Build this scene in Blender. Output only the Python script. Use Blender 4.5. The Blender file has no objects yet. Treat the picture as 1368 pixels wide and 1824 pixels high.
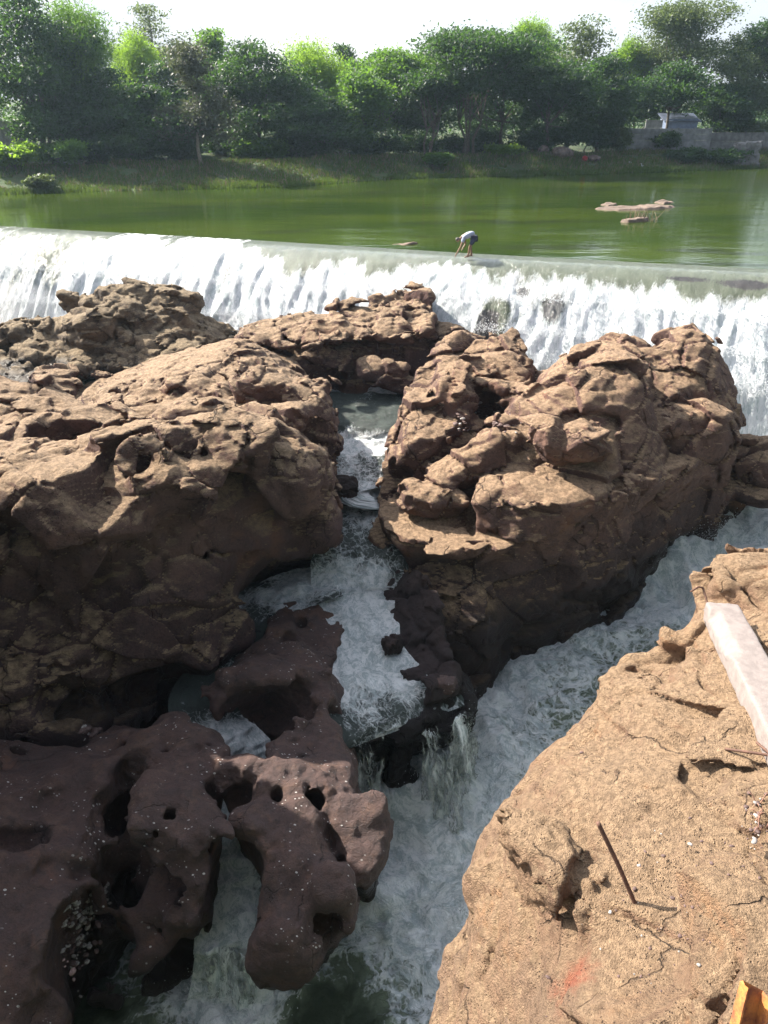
import bpy, bmesh, math, random, time
import numpy as np
from mathutils import Vector, Matrix
T0 = time.time()
R = math.radians
# ------------------------------------------------------------------ camera, sky, sun, exposure
CAM_H = 5.6; PITCH = 28.3; FPX = 1317.0
scene = bpy.context.scene
COL = scene.collection
cam_d = bpy.data.cameras.new('camera'); cam = bpy.data.objects.new('camera', cam_d); COL.objects.link(cam)
cam.location = (0, 0, CAM_H); cam.rotation_euler = (R(90-PITCH), 0, 0)
cam_d.sensor_fit = 'VERTICAL'; cam_d.sensor_height = 36; cam_d.lens = 26
cam_d.clip_start = 0.05; cam_d.clip_end = 3000
scene.camera = cam
SUN_EL = 39.0; SUN_AZ = -59.0       # azimuth from +Y, negative = to the left
w = bpy.data.worlds.new('World'); scene.world = w; w.use_nodes = True
nt = w.node_tree; nt.nodes.clear()
wo = nt.nodes.new('ShaderNodeOutputWorld'); bg = nt.nodes.new('ShaderNodeBackground')
sk = nt.nodes.new('ShaderNodeTexSky'); sk.sky_type = 'NISHITA'; sk.sun_disc = False
sk.sun_elevation = R(SUN_EL); sk.sun_rotation = R(SUN_AZ)
sk.dust_density = 3.5; sk.air_density = 1.0; sk.ozone_density = 1.0
bg.inputs['Strength'].default_value = 0.15
# thin bright cloud veil over the sky
tc = nt.nodes.new('ShaderNodeTexCoord'); mp = nt.nodes.new('ShaderNodeMapping'); mp.inputs['Scale'].default_value = (1, 1, 3.2)
nz = nt.nodes.new('ShaderNodeTexNoise'); nz.inputs['Scale'].default_value = 2.6; nz.inputs['Detail'].default_value = 7; nz.inputs['Roughness'].default_value = .55
cr = nt.nodes.new('ShaderNodeValToRGB'); cr.color_ramp.elements[0].position = .33; cr.color_ramp.elements[0].color = (.72, .72, .72, 1)
cr.color_ramp.elements[1].position = .62; cr.color_ramp.elements[1].color = (.95, .95, .95, 1)
mx = nt.nodes.new('ShaderNodeMix'); mx.data_type = 'RGBA'; 
dt = nt.nodes.new('ShaderNodeVectorMath'); dt.operation = 'DOT_PRODUCT'; dt.inputs[1].default_value = (math.sin(R(SUN_AZ+15))*.97, math.cos(R(SUN_AZ+15))*.97, .25)
nt.links.new(tc.outputs['Generated'], dt.inputs[0]); mr = nt.nodes.new('ShaderNodeMapRange'); mr.interpolation_type = 'SMOOTHSTEP'
mr.inputs[1].default_value = -.3; mr.inputs[2].default_value = 1.; mr.inputs[3].default_value = .9; mr.inputs[4].default_value = 9.; nt.links.new(dt.outputs['Value'], mr.inputs[0])
cm_ = nt.nodes.new('ShaderNodeVectorMath'); cm_.operation = 'SCALE'; cm_.inputs[0].default_value = (.92, .99, 1.10); 
sz = nt.nodes.new('ShaderNodeSeparateXYZ'); nt.links.new(tc.outputs['Generated'], sz.inputs[0]); mh = nt.nodes.new('ShaderNodeMapRange'); mh.interpolation_type = 'SMOOTHSTEP'
mh.inputs[1].default_value = .15; mh.inputs[2].default_value = .6; mh.inputs[3].default_value = 1.; mh.inputs[4].default_value = .42; nt.links.new(sz.outputs[2], mh.inputs[0])
mm = nt.nodes.new('ShaderNodeMath'); mm.operation = 'MULTIPLY'; nt.links.new(mr.outputs[0], mm.inputs[0]); nt.links.new(mh.outputs[0], mm.inputs[1]); 
lw = nt.nodes.new('ShaderNodeMapRange'); lw.interpolation_type = 'SMOOTHSTEP'; lw.inputs[1].default_value = .12; lw.inputs[2].default_value = .30; nt.links.new(sz.outputs[2], lw.inputs[0])
lm = nt.nodes.new('ShaderNodeMix'); lm.data_type = 'FLOAT'; lm.inputs[2].default_value = 1.4; nt.links.new(lw.outputs[0], lm.inputs[0]); nt.links.new(mm.outputs[0], lm.inputs[3]); nt.links.new(lm.outputs[0], cm_.inputs['Scale']); nt.links.new(cm_.outputs[0], mx.inputs[7])
nt.links.new(tc.outputs['Generated'], mp.inputs[0]); nt.links.new(mp.outputs[0], nz.inputs[0]); nt.links.new(nz.outputs[0], cr.inputs[0])
nt.links.new(cr.outputs[0], mx.inputs[0]); nt.links.new(sk.outputs[0], mx.inputs[6]); nt.links.new(mx.outputs[2], bg.inputs[0]); nt.links.new(bg.outputs[0], wo.inputs[0])
sd = bpy.data.lights.new('sun', 'SUN'); sd.energy = 3.6; sd.angle = R(.53); sd.color = (1, .93, .82)
so = bpy.data.objects.new('sun', sd); COL.objects.link(so)
SDIR = Vector((math.sin(R(SUN_AZ))*math.cos(R(SUN_EL)), math.cos(R(SUN_AZ))*math.cos(R(SUN_EL)), math.sin(R(SUN_EL))))
so.rotation_euler = SDIR.to_track_quat('Z', 'Y').to_euler(); so.location = (-30, 30, 40)
scene.view_settings.view_transform = 'Standard'; scene.view_settings.look = 'None'
scene.view_settings.exposure = 2.1; scene.view_settings.gamma = 1
scene.cycles.max_bounces = 10; scene.cycles.diffuse_bounces = 6; scene.cycles.transparent_max_bounces = 16; scene.cycles.volume_bounces = 0

# ------------------------------------------------------------------ helpers
rng = np.random.default_rng(7); random.seed(7)
_cp, _sp = math.cos(R(PITCH)), math.sin(R(PITCH))
def ray(px, py):
    a = (px-684)/FPX; b = (912-py)/FPX
    return np.array([a, b*_sp+_cp, b*_cp-_sp])
def U(px, py, z):
    d = ray(px, py); t = (z-CAM_H)/d[2]
    return (d[0]*t, d[1]*t, z)
def V3(px, py, z): return Vector(U(px, py, z))
def tag(o, label=None, cat=None, group=None, kind=None):
    if label: o['label'] = label
    if cat: o['category'] = cat
    if group: o['group'] = group
    if kind: o['kind'] = kind
    return o
def empty(name, loc=(0, 0, 0), rz=0):
    o = bpy.data.objects.new(name, None); COL.objects.link(o); o.location = loc; o.rotation_euler = (0, 0, rz); o.empty_display_size = .3
    return o
def mesh_np(name, verts, faces, mats, parent=None, smooth=True, midx=None, loc=None):
    """verts (N,3), faces (M,k) arrays of one face size"""
    me = bpy.data.meshes.new(name)
    v = np.asarray(verts, np.float32); f = np.asarray(faces, np.int32); k = f.shape[1]
    me.vertices.add(len(v)); me.vertices.foreach_set('co', v.ravel())
    me.loops.add(f.size); me.loops.foreach_set('vertex_index', f.ravel())
    me.polygons.add(len(f)); me.polygons.foreach_set('loop_start', np.arange(0, f.size, k, dtype=np.int32))
    me.polygons.foreach_set('loop_total', np.full(len(f), k, np.int32))
    if midx is not None: me.polygons.foreach_set('material_index', np.asarray(midx, np.int32))
    me.polygons.foreach_set('use_smooth', np.full(len(f), smooth, bool))
    me.update(calc_edges=True)
    for m in (mats if isinstance(mats, (list, tuple)) else [mats]): me.materials.append(m)
    o = bpy.data.objects.new(name, me); COL.objects.link(o)
    if parent is not None: o.parent = parent
    if loc is not None: o.location = loc
    return o
def attr(o, name, arr):
    a = o.data.attributes.new(name, 'FLOAT', 'POINT'); a.data.foreach_set('value', np.asarray(arr, np.float32).ravel())
# ---- noise
_RT = rng.random((64, 64, 64), dtype=np.float32)*2-1
_RP = rng.random((32, 32, 32, 4), dtype=np.float32)
def vnoise(x, y, z):
    fx = np.floor(x); fy = np.floor(y); fz = np.floor(z)
    ix = fx.astype(np.int64) & 63; iy = fy.astype(np.int64) & 63; iz = fz.astype(np.int64) & 63
    u = x-fx; v = y-fy; w_ = z-fz
    u = u*u*(3-2*u); v = v*v*(3-2*v); w_ = w_*w_*(3-2*w_)
    jx = (ix+1) & 63; jy = (iy+1) & 63; jz = (iz+1) & 63
    c00 = _RT[ix, iy, iz]*(1-u)+_RT[jx, iy, iz]*u; c10 = _RT[ix, jy, iz]*(1-u)+_RT[jx, jy, iz]*u
    c01 = _RT[ix, iy, jz]*(1-u)+_RT[jx, iy, jz]*u; c11 = _RT[ix, jy, jz]*(1-u)+_RT[jx, jy, jz]*u
    return (c00*(1-v)+c10*v)*(1-w_)+(c01*(1-v)+c11*v)*w_
def fbm(x, y, z, oct=4, gain=.5):
    s = 0; a = 1; f = 1
    for i in range(oct):
        s = s+a*vnoise(x*f+i*17.3, y*f+i*5.1, z*f+i*9.7); a *= gain; f *= 2.03
    return s
def worley(x, y, z, jit=.9, facet=False):
    fx = np.floor(x); fy = np.floor(y); fz = np.floor(z)
    bx = fx.astype(np.int64); by = fy.astype(np.int64); bz = fz.astype(np.int64)
    F1 = np.full(x.shape, 9., np.float32); F2 = F1.copy(); ID = np.zeros(x.shape, np.float32); FC = np.zeros(x.shape, np.float32)
    for i in (-1, 0, 1):
        for j in (-1, 0, 1):
            for k in (-1, 0, 1):
                r = _RP[(bx+i) & 31, (by+j) & 31, (bz+k) & 31]
                ex = fx+i+.5+(r[..., 0]-.5)*jit-x; ey = fy+j+.5+(r[..., 1]-.5)*jit-y; ez = fz+k+.5+(r[..., 2]-.5)*jit-z
                d = np.sqrt(ex*ex+ey*ey+ez*ez)
                m = d < F1
                if facet: FC = np.where(m, ex*(r[..., 1]*2-1)+ey*(r[..., 2]*2-1)+ez*(r[..., 0]*2-1), FC)
                F2 = np.where(m, F1, np.minimum(F2, d)); ID = np.where(m, r[..., 3], ID); F1 = np.where(m, d, F1)
    return (F1, F2, ID, FC) if facet else (F1, F2, ID)
def sstep(a, b, x):
    t = np.clip((x-a)/(b-a), 0, 1); return t*t*(3-2*t)
def smin(a, b, k):
    if k <= 0: return np.minimum(a, b)
    h = np.clip(.5+.5*(b-a)/k, 0, 1); return b*(1-h)+a*h-k*h*(1-h)
def smax(a, b, k): return -smin(-a, -b, k)
# ---- distance functions
def poly_sd(P, x, y):
    P = np.asarray(P, np.float32); n = len(P); d2 = None; s = None
    for i in range(n):
        a = P[i]; b = P[(i+1) % n]; e = b-a; L = float(e@e)+1e-9
        wx = x-a[0]; wy = y-a[1]; t = np.clip((wx*e[0]+wy*e[1])/L, 0, 1)
        q = (wx-e[0]*t)**2+(wy-e[1]*t)**2
        d2 = q if d2 is None else np.minimum(d2, q)
        c1 = (a[1] <= y) & (b[1] > y) & (e[0]*wy-e[1]*wx > 0) if False else None
        cond = ((a[1] > y) != (b[1] > y))
        xi = a[0]+(y-a[1])*(e[0]/(e[1] if abs(e[1]) > 1e-9 else 1e-9))
        c = cond & (x < xi)
        s = c if s is None else (s ^ c)
    return np.where(s, -1, 1)*np.sqrt(d2)
def P2(pts, z):
    out = []
    for p in pts:
        if p[0] == 'w': out.append((p[1], p[2]))
        else: out.append(U(p[0], p[1], p[2] if len(p) > 2 else z)[:2])
    return out
class Surf:
    """smooth height through control points (thin plate), clamped"""
    def __init__(s, cps, pad=.3, reg=.02):
        W = np.array([(p[1], p[2], p[3]) if p[0] == 'w' else U(*p) for p in cps], float)
        s.c = W[:, :2]; n = len(W)
        r = np.sqrt(((s.c[:, None]-s.c[None])**2).sum(-1)); K = s.k(r)+np.eye(n)*reg
        A = np.zeros((n+3, n+3)); A[:n, :n] = K; A[:n, n] = 1; A[:n, n+1:] = s.c; A[n, :n] = 1; A[n+1:, :n] = s.c.T
        b = np.zeros(n+3); b[:n] = W[:, 2]
        s.w = np.linalg.solve(A, b); s.lo = W[:, 2].min()-pad; s.hi = W[:, 2].max()+pad
    @staticmethod
    def k(r): return r*r*np.log(r+1e-6)
    def __call__(s, x, y):
        o = s.w[-3]+s.w[-2]*x+s.w[-1]*y
        for i, c in enumerate(s.c): o = o+s.w[i]*s.k(np.sqrt((x-c[0])**2+(y-c[1])**2))
        return np.clip(o, s.lo, s.hi)
def loft(layers, top=None, k=.35, bottom=-11):
    L = sorted([(z, P2(p, z)) for z, p in layers], key=lambda t: t[0])
    S = Surf(top) if isinstance(top, list) else None
    def f(x, y, z):
        ds = [poly_sd(P, x, y) for _, P in L]
        if len(L) == 1: d = ds[0]+0*z
        else:
            d = 0*x+0*y+0*z+ds[0]
            for i in range(len(L)-1):
                t = np.clip((z-L[i][0])/(L[i+1][0]-L[i][0]), 0, 1)
                m = z >= L[i][0]
                d = np.where(m, ds[i]*(1-t)+ds[i+1]*t, d)
        tp = S(x, y) if S else (top if top is not None else L[-1][0])
        return smax(smax(d, (z-tp)*.9, k), bottom-z, .2)
    zs = [q for q in (S.hi if S else (top if top is not None else L[-1][0]),)]
    A = np.array([p for _, P in L for p in P])
    f.bb = (A[:, 0].min(), A[:, 0].max(), A[:, 1].min(), A[:, 1].max(), bottom, max(zs)+.2)
    return f
def blob(px, py, z, r, rot=(0, 0, 0), p=2.6, world=False):
    """rounded block (superellipsoid)"""
    c = (px, py, z) if world else U(px, py, z)
    M = np.array(Matrix.Rotation(R(rot[2]), 3, 'Z') @ Matrix.Rotation(R(rot[1]), 3, 'Y') @ Matrix.Rotation(R(rot[0]), 3, 'X')).T
    def f(x, y, z_):
        dx, dy, dz = x-c[0], y-c[1], z_-c[2]
        q = [np.abs(M[i, 0]*dx+M[i, 1]*dy+M[i, 2]*dz)/r[i] for i in range(3)]
        s = (q[0]**p+q[1]**p+q[2]**p)**(1/p)
        return (s-1)*min(r)
    m = max(r)*1.1
    f.bb = (c[0]-m, c[0]+m, c[1]-m, c[1]+m, c[2]-m, c[2]+m)
    return f
def hole(px, py, zs, rx, ry, dep, rz=0, k=.06):
    """a worn pothole whose mouth lies at that spot of the rock's top"""
    x, y, _ = U(px, py, zs)
    return (blob(x, y, zs-dep*.40, (rx, ry, dep*.62), (0, 0, rz), p=2.5, world=True), k)
def capsule(pts, r):
    A = np.array(pts, float); rr = r if isinstance(r, (list, tuple, np.ndarray)) else [r]*len(A)
    def f(x, y, z):
        d = None
        for i in range(len(A)-1):
            a, b = A[i], A[i+1]; e = b-a
            t = np.clip(((x-a[0])*e[0]+(y-a[1])*e[1]+(z-a[2])*e[2])/(e@e+1e-9), 0, 1)
            q = np.sqrt((x-a[0]-e[0]*t)**2+(y-a[1]-e[1]*t)**2+(z-a[2]-e[2]*t)**2)-(rr[i]*(1-t)+rr[i+1]*t)
            d = q if d is None else np.minimum(d, q)
        return d
    m = max(rr)
    f.bb = (A[:, 0].min()-m, A[:, 0].max()+m, A[:, 1].min()-m, A[:, 1].max()+m, A[:, 2].min()-m, A[:, 2].max()+m)
    return f
def combo(adds, subs=(), k=.3):
    """adds/subs: list of f or (f, k)"""
    adds = [a if isinstance(a, tuple) else (a, k) for a in adds]
    subs = [a if isinstance(a, tuple) else (a, .12) for a in subs]
    def f(x, y, z):
        d = adds[0][0](x, y, z)
        for g, kk in adds[1:]: d = smin(d, g(x, y, z), kk)
        d = d+0*z
        for g, kk in subs:
            if d.ndim == 1 and d.size > 50:
                q = g.bb; p_ = .2+kk
                m = (x > q[0]-p_) & (x < q[1]+p_) & (y > q[2]-p_) & (y < q[3]+p_) & (z > q[4]-p_) & (z < q[5]+p_)
                if m.any(): d[m] = smax(d[m], -g(x[m], y[m], z[m]), kk)
            else: d = smax(d, -g(x, y, z), kk)
        return d
    B = np.array([a[0].bb for a in adds])
    f.bb = (B[:, 0].min(), B[:, 1].max(), B[:, 2].min(), B[:, 3].max(), B[:, 4].min(), B[:, 5].max())
    return f
def hit(f, px, py, t0=1.5, t1=60, n=2400):
    d = ray(px, py); d = d/np.linalg.norm(d)
    t = np.linspace(t0, t1, n); P = np.array([0, 0, CAM_H])+t[:, None]*d
    v = f(P[:, 0], P[:, 1], P[:, 2]); i = int(np.argmax(v < 0))
    if v[i] >= 0: return None
    if i > 0:
        a = v[i-1]/(v[i-1]-v[i]+1e-9); return P[i-1]*(1-a)+P[i]*a
    return P[i]
def cracks(f, lines, r=.045, t1=60):
    """joints traced over the rock's surface: capsules sunk into it"""
    out = []
    for ln in lines:
        rr = r
        if isinstance(ln, tuple): ln, rr = ln
        pts = []
        for i in range(len(ln)-1):
            (x0, y0), (x1, y1) = ln[i], ln[i+1]
            m = max(1, int(math.hypot(x1-x0, y1-y0)/14))
            for j in range(m):
                q = hit(f, x0+(x1-x0)*j/m+random.uniform(-2, 2), y0+(y1-y0)*j/m+random.uniform(-2, 2), t1=t1)
                if q is not None and (not pts or np.linalg.norm(q-pts[-1]) < 1.2): pts.append(q)
        if len(pts) > 1: out.append((capsule(pts, [rr*.5]+[rr*random.uniform(.75, 1.3) for _ in pts[2:]]+[rr*.4]), .04))
    return out
def surface_nets(V, org, h):
    s = V < 0
    nx, ny, nz_ = V.shape
    def cnt(A): return (A[:-1, :-1, :-1]+A[1:, :-1, :-1]+A[:-1, 1:, :-1]+A[1:, 1:, :-1]+A[:-1, :-1, 1:]+A[1:, :-1, 1:]+A[:-1, 1:, 1:]+A[1:, 1:, 1:])
    c = cnt(s.astype(np.uint8)); act = (c > 0) & (c < 8)
    I = np.argwhere(act); n = len(I); idx = np.full(act.shape, -1, np.int32); idx[act] = np.arange(n)
    acc = np.zeros((n, 3), np.float32); num = np.zeros(n, np.float32)
    co = [(a, b, d) for a in (0, 1) for b in (0, 1) for d in (0, 1)]
    vals = {q: V[I[:, 0]+q[0], I[:, 1]+q[1], I[:, 2]+q[2]] for q in co}
    for q in co:
        for ax in range(3):
            if q[ax] == 0:
                q2 = list(q); q2[ax] = 1; q2 = tuple(q2); a = vals[q]; b = vals[q2]
                m = (a < 0) != (b < 0); t = np.where(m, a/(a-b+1e-12), 0)
                p = np.tile(np.array(q, np.float32), (n, 1)); p[:, ax] = t
                acc += p*m[:, None]; num += m
    vert = (I+acc/num[:, None])*h+np.array(org)
    F = []
    for ax in range(3):
        a1, a2 = (ax+1) % 3, (ax+2) % 3
        sl0 = [slice(None)]*3; sl1 = [slice(None)]*3; sl0[ax] = slice(0, -1); sl1[ax] = slice(1, None)
        e = s[tuple(sl0)] != s[tuple(sl1)]; E = np.argwhere(e)
        E = E[(E[:, a1] > 0) & (E[:, a2] > 0) & (E[:, a1] < V.shape[a1]-1) & (E[:, a2] < V.shape[a2]-1)]
        ins = s[E[:, 0], E[:, 1], E[:, 2]]
        def g(d1, d2):
            Q = E.copy(); Q[:, a1] -= d1; Q[:, a2] -= d2; return idx[Q[:, 0], Q[:, 1], Q[:, 2]]
        q = np.stack([g(0, 0), g(1, 0), g(1, 1), g(0, 1)], 1)
        q[~ins] = q[~ins][:, ::-1]
        F.append(q)
    return vert, np.concatenate(F)
def sculpt(name, f, mat, h, disp, clip=None, pad=.35, margin=.3, fine=None, fade=None):
    """mesh of f(x,y,z) + disp(x,y,z) as one closed rock"""
    t = time.time(); B = 6
    bb = list(f.bb)
    if clip:
        for i, c in enumerate(clip):
            if c is not None: bb[i] = max(bb[i], c) if i % 2 == 0 else min(bb[i], c)
    lo = np.array([bb[0]-pad, bb[2]-pad, bb[4]-pad]); hi = np.array([bb[1]+pad, bb[3]+pad, bb[5]+pad])
    nb = np.ceil((hi-lo)/(h*B)).astype(int)
    cx = [lo[i]+(np.arange(nb[i])+.5)*h*B-h/2 for i in range(3)]
    C = f(cx[0][:, None, None].astype(np.float32), cx[1][None, :, None].astype(np.float32), cx[2][None, None, :].astype(np.float32))
    C = np.broadcast_to(C, nb).copy()
    keep = np.abs(C) < h*B*1.35+margin
    for ax in range(3):  # never close against the box
        pass
    V = np.repeat(np.repeat(np.repeat(np.where(C < 0, -1, 1).astype(np.float32), B, 0), B, 1), B, 2)
    K = np.argwhere(keep); g = np.stack(np.meshgrid(*[np.arange(B)]*3, indexing='ij'), -1).reshape(-1, 3)
    for c0 in range(0, len(K), 4000):
        G = (K[c0:c0+4000, None]*B+g[None]).reshape(-1, 3)
        P = (lo+G*h).astype(np.float32); x, y, z = P[:, 0], P[:, 1], P[:, 2]
        v = f(x, y, z)
        m = np.abs(v) < margin+h*2
        if m.any(): v = v.copy(); v[m] += disp(x[m], y[m], z[m])
        V[G[:, 0], G[:, 1], G[:, 2]] = v
    if clip:   # cut the block where it leaves the modelled world
        pass
    V[0] = V[-1] = 1; V[:, 0] = V[:, -1] = 1; V[:, :, 0] = V[:, :, -1] = 1
    v, q = surface_nets(V, lo, h)
    # shift to own origin at its foot
    o = mesh_np(name, v, q, mat)
    c = v.mean(0); c[2] = v[:, 2].min()
    o.data.transform(Matrix.Translation(-Vector(c))); o.location = c
    print('%s: %d verts, grid %s, %.1fs' % (name, len(v), V.shape, time.time()-t), flush=True)
    return o
def fractured(sc=1.2, zsc=1.6, amp=.12, crack=.10, cw=.035, rough=.06, warp=.35, seed=0., tilt=.15, ledge=0., fac=.42):
    def d(x, y, z):
        x = x+seed*7.1; y = y+seed*3.3; z = z+seed*1.7
        wx = vnoise(x*.7, y*.7, z*.7)*warp; wy = vnoise(x*.7+9, y*.7, z*.7)*warp; wz = vnoise(x*.7, y*.7+9, z*.7)*warp
        F1, F2, I, FA = worley((x+wx)/sc, (y+wy)/sc, (z+wz+tilt*x)/sc*zsc, facet=True)
        r = -(I-.5)*2*amp+fac*sc*FA*.5+crack*np.exp(-((F2-F1)/(cw/sc))**2*.35)
        G1, G2, J, GA = worley((x+wy)/(sc*.36)+3, (y+wx)/(sc*.36), (z+wz)/(sc*.36)*1.3, facet=True)
        r = r+fac*sc*.36*GA*.35
        gate = sstep(-.1, .35, vnoise(x*.8+30, y*.8, z*.8))
        r = r+gate*(-(J-.5)*2*amp*.34+crack*.45*np.exp(-((G2-G1)/(cw*.8/(sc*.36)))**2*.35))
        r = r+rough*fbm(x*2.4, y*2.4, z*3.2, 4, .5)
        if ledge: r = r+ledge*np.abs(vnoise(x*.5, y*.5, z*3.2+wz*2))
        return r
    return d
def waterworn(rough=.07, scal=.07, seed=0., sc=.55):
    """smooth scalloped rock"""
    def d(x, y, z):
        x = x+seed*7.1; y = y+seed*3.3
        r = rough*fbm(x*1.1, y*1.1, z*1.1, 3, .45)
        F1, F2, I = worley(x/sc+.3*vnoise(x, y, z), y/sc, z/sc)
        r = r+scal*(.62-F1)*sstep(-.45, .3, vnoise(x*.9+11, y*.9, z*.9))
        G1, G2, J = worley(x/(sc*.38)+5, y/(sc*.38), z/(sc*.38)+.3*I)
        r = r+scal*.35*(.6-G1)*sstep(-.1, .5, vnoise(x*1.7+1, y*1.7, z*1.7))
        return r+.02*fbm(x*7, y*7, z*7, 3, .6)
    return d
# ------------------------------------------------------------------ materials
def new_mat(name):
    m = bpy.data.materials.new(name); m.use_nodes = True; n = m.node_tree; n.nodes.clear()
    return m, n
class NB:
    def __init__(s, n): s.n = n
    def __call__(s, t, **kw):
        nd = s.n.nodes.new('ShaderNode'+t)
        for k, v in kw.items():
            if k.startswith('i_'):
                key = k[2:]; key = int(key) if key.isdigit() else key.replace('_', ' ')
                s.set(nd.inputs[key], v)
            else: setattr(nd, k, v)
        return nd
    def set(s, inp, v):
        if hasattr(v, 'outputs'): v = v.outputs[0]
        if isinstance(v, bpy.types.NodeSocket): s.n.links.new(v, inp)
        else: inp.default_value = v
    def noise(s, vec, scale, detail=4, rough=.5, dist=0): return s('TexNoise', i_Vector=vec, i_Scale=scale, i_Detail=detail, i_Roughness=rough, i_Distortion=dist).outputs['Fac']
    def math(s, op, a, b=0, clamp=False):
        nd = s('Math', operation=op); nd.use_clamp = clamp; s.set(nd.inputs[0], a); s.set(nd.inputs[1], b); return nd.outputs[0]
    def ramp(s, f, a, b):
        nd = s('MapRange', interpolation_type='SMOOTHSTEP'); s.set(nd.inputs[0], f); nd.inputs[1].default_value = a; nd.inputs[2].default_value = b; return nd.outputs[0]
    def mix(s, f, a, b):
        nd = s('Mix', data_type='RGBA'); s.set(nd.inputs[0], f)
        s.set(nd.inputs[6], (*a, 1) if isinstance(a, tuple) else a); s.set(nd.inputs[7], (*b, 1) if isinstance(b, tuple) else b); return nd.outputs[2]
    def bump(s, h, strength, dist, normal=None):
        nd = s('Bump'); nd.inputs['Strength'].default_value = strength; nd.inputs['Distance'].default_value = dist; s.set(nd.inputs['Height'], h)
        if normal is not None: s.set(nd.inputs['Normal'], normal)
        return nd.outputs[0]
    def mapping(s, vec, scale=(1, 1, 1), rot=(0, 0, 0)):
        nd = s('Mapping'); s.set(nd.inputs[0], vec); nd.inputs['Scale'].default_value = scale; nd.inputs['Rotation'].default_value = rot; return nd.outputs[0]
    def pos(s): return s('NewGeometry').outputs['Position']
def rock_mat(name, c1, c2, c3, dark, wet_z=None, scale=1., bump=.03, speck=0, pits=1., dusty=None, wetvar=.5, red=None, low=None, swirl=.3, gloss=0.):
    m, n = new_mat(name); b = NB(n); P = b.pos(); S = scale
    col = b.mix(b.ramp(b.noise(P, .9*S, 5, .6), .35, .65), c1, c2)
    col = b.mix(b.ramp(b.noise(b.mapping(P, (1, 1, 1.8)), 2.3*S, 6, .62, .4), .46, .66), col, c3)
    col = b.mix(b.math('MULTIPLY', b.ramp(b.noise(P, 1.3*S, 7, .65, .8), .52, .64), .75), col, dark)
    if low:    # purplish water-level stain, darkened further to paint in the shade low down
        zl = b('SeparateXYZ', i_Vector=P).outputs[2]
        zl = b.math('ADD', zl, b.math('MULTIPLY', b.math('SUBTRACT', b.noise(P, .55, 5, .6), .5), 2.4))
        col = b.mix(b.ramp(zl, low[0]+.5, low[0]-.5), col, b.mix(b.ramp(b.noise(P, 1.9, 6, .65), .38, .62), low[1], low[2]))
    col = b.mix(b.math('MULTIPLY', b.ramp(b.noise(b.mapping(P, (1, 1, .45)), .42*S, 6, .66, .6), .50, .60), .55), col, tuple(x*y for x, y in zip(c1, (.62, .68, .80))))
    col = b.mix(b.math('MULTIPLY', b.ramp(b.noise(P, .6*S, 5, .6, .4), .57, .68), .5), col, tuple(x*y for x, y in zip(c3, (1.35, 1.05, .75))))
    gr = b.noise(P, 26*S, 6, .75)
    col = b.mix(b.math('MULTIPLY', b.ramp(b.noise(P, 9*S, 6, .72, swirl), .50, .36), .6), col, tuple(x*.5 for x in dark))
    col = b.mix(b.math('MULTIPLY', b.ramp(gr, .3, .75), .45), col, tuple(min(1, x*1.55+.01) for x in c1))
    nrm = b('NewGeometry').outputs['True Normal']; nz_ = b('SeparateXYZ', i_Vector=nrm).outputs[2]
    if dusty:    # pale dust on upward faces, with sunlit brightness painted into its colour
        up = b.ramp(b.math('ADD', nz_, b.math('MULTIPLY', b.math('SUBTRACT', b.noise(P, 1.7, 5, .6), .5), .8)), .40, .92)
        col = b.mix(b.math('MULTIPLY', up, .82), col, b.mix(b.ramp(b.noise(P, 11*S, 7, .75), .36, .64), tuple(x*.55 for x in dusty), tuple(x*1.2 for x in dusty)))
    rough = .88 if not gloss else b('MapRange', i_0=b.noise(P, 2.4, 5, .6), i_1=.35, i_2=.65, i_3=.88-gloss, i_4=.8).outputs[0]
    if speck:
        v = b('TexVoronoi', i_Vector=b.mapping(P, (1, 1.7, 1), (0, 0, .6)), i_Scale=11*S); v.inputs['Randomness'].default_value = 1
        sep = b('SeparateColor', i_Color=v.outputs['Color'])
        sp = b.math('LESS_THAN', v.outputs['Distance'], b.math('MULTIPLY', b.math('MULTIPLY', sep.outputs[1], sep.outputs[1]), .42))
        sp = b.math('MULTIPLY', sp, b.ramp(b.noise(P, 1.1, 4, .65), .46, .60))
        sp = b.math('MULTIPLY', sp, b.ramp(nz_, .0, .6))
        sp = b.math('MULTIPLY', sp, b.math('GREATER_THAN', sep.outputs[0], .55))
        col = b.mix(b.math('MULTIPLY', sp, speck), col, (.62, .58, .55))
    if red:
        g = b('VectorMath', operation='DISTANCE'); b.set(g.inputs[0], b.mapping(P, (1, 1.6, 1))); g.inputs[1].default_value = (red[0], red[1]*1.6, red[2])
        f = b.math('ADD', g.outputs[1], b.math('MULTIPLY', b.math('SUBTRACT', b.noise(P, 14, 5, .7), .5), .26))
        col = b.mix(b.math('MULTIPLY', b.ramp(f, .16, .02), .6), col, (.42, .07, .035))
    spec = .25 if not gloss else .5
    if wet_z is not None:   # wet, dark rock near the water
        z = b('SeparateXYZ', i_Vector=P).outputs[2]
        wz = b.math('ADD', z, b.math('MULTIPLY', b.math('SUBTRACT', b.noise(P, .8, 5, .6), .5), 2*wetvar))
        wf = b.ramp(wz, wet_z+.25, wet_z-.15)
        col = b.mix(b.math('MULTIPLY', wf, .8), col, tuple(x*.33 for x in dark))
        rough = b('MapRange', i_0=wf, i_1=0., i_2=1., i_3=.88-gloss*.6, i_4=.3).outputs[0]
    h = b.math('ADD', b.math('MULTIPLY', b.noise(b.mapping(P, (1, 1, 1.5)), 4.5*S, 10, .72, swirl), 1.6), b.math('MULTIPLY', b.noise(P, 30*S, 6, .75), .45))
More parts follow.
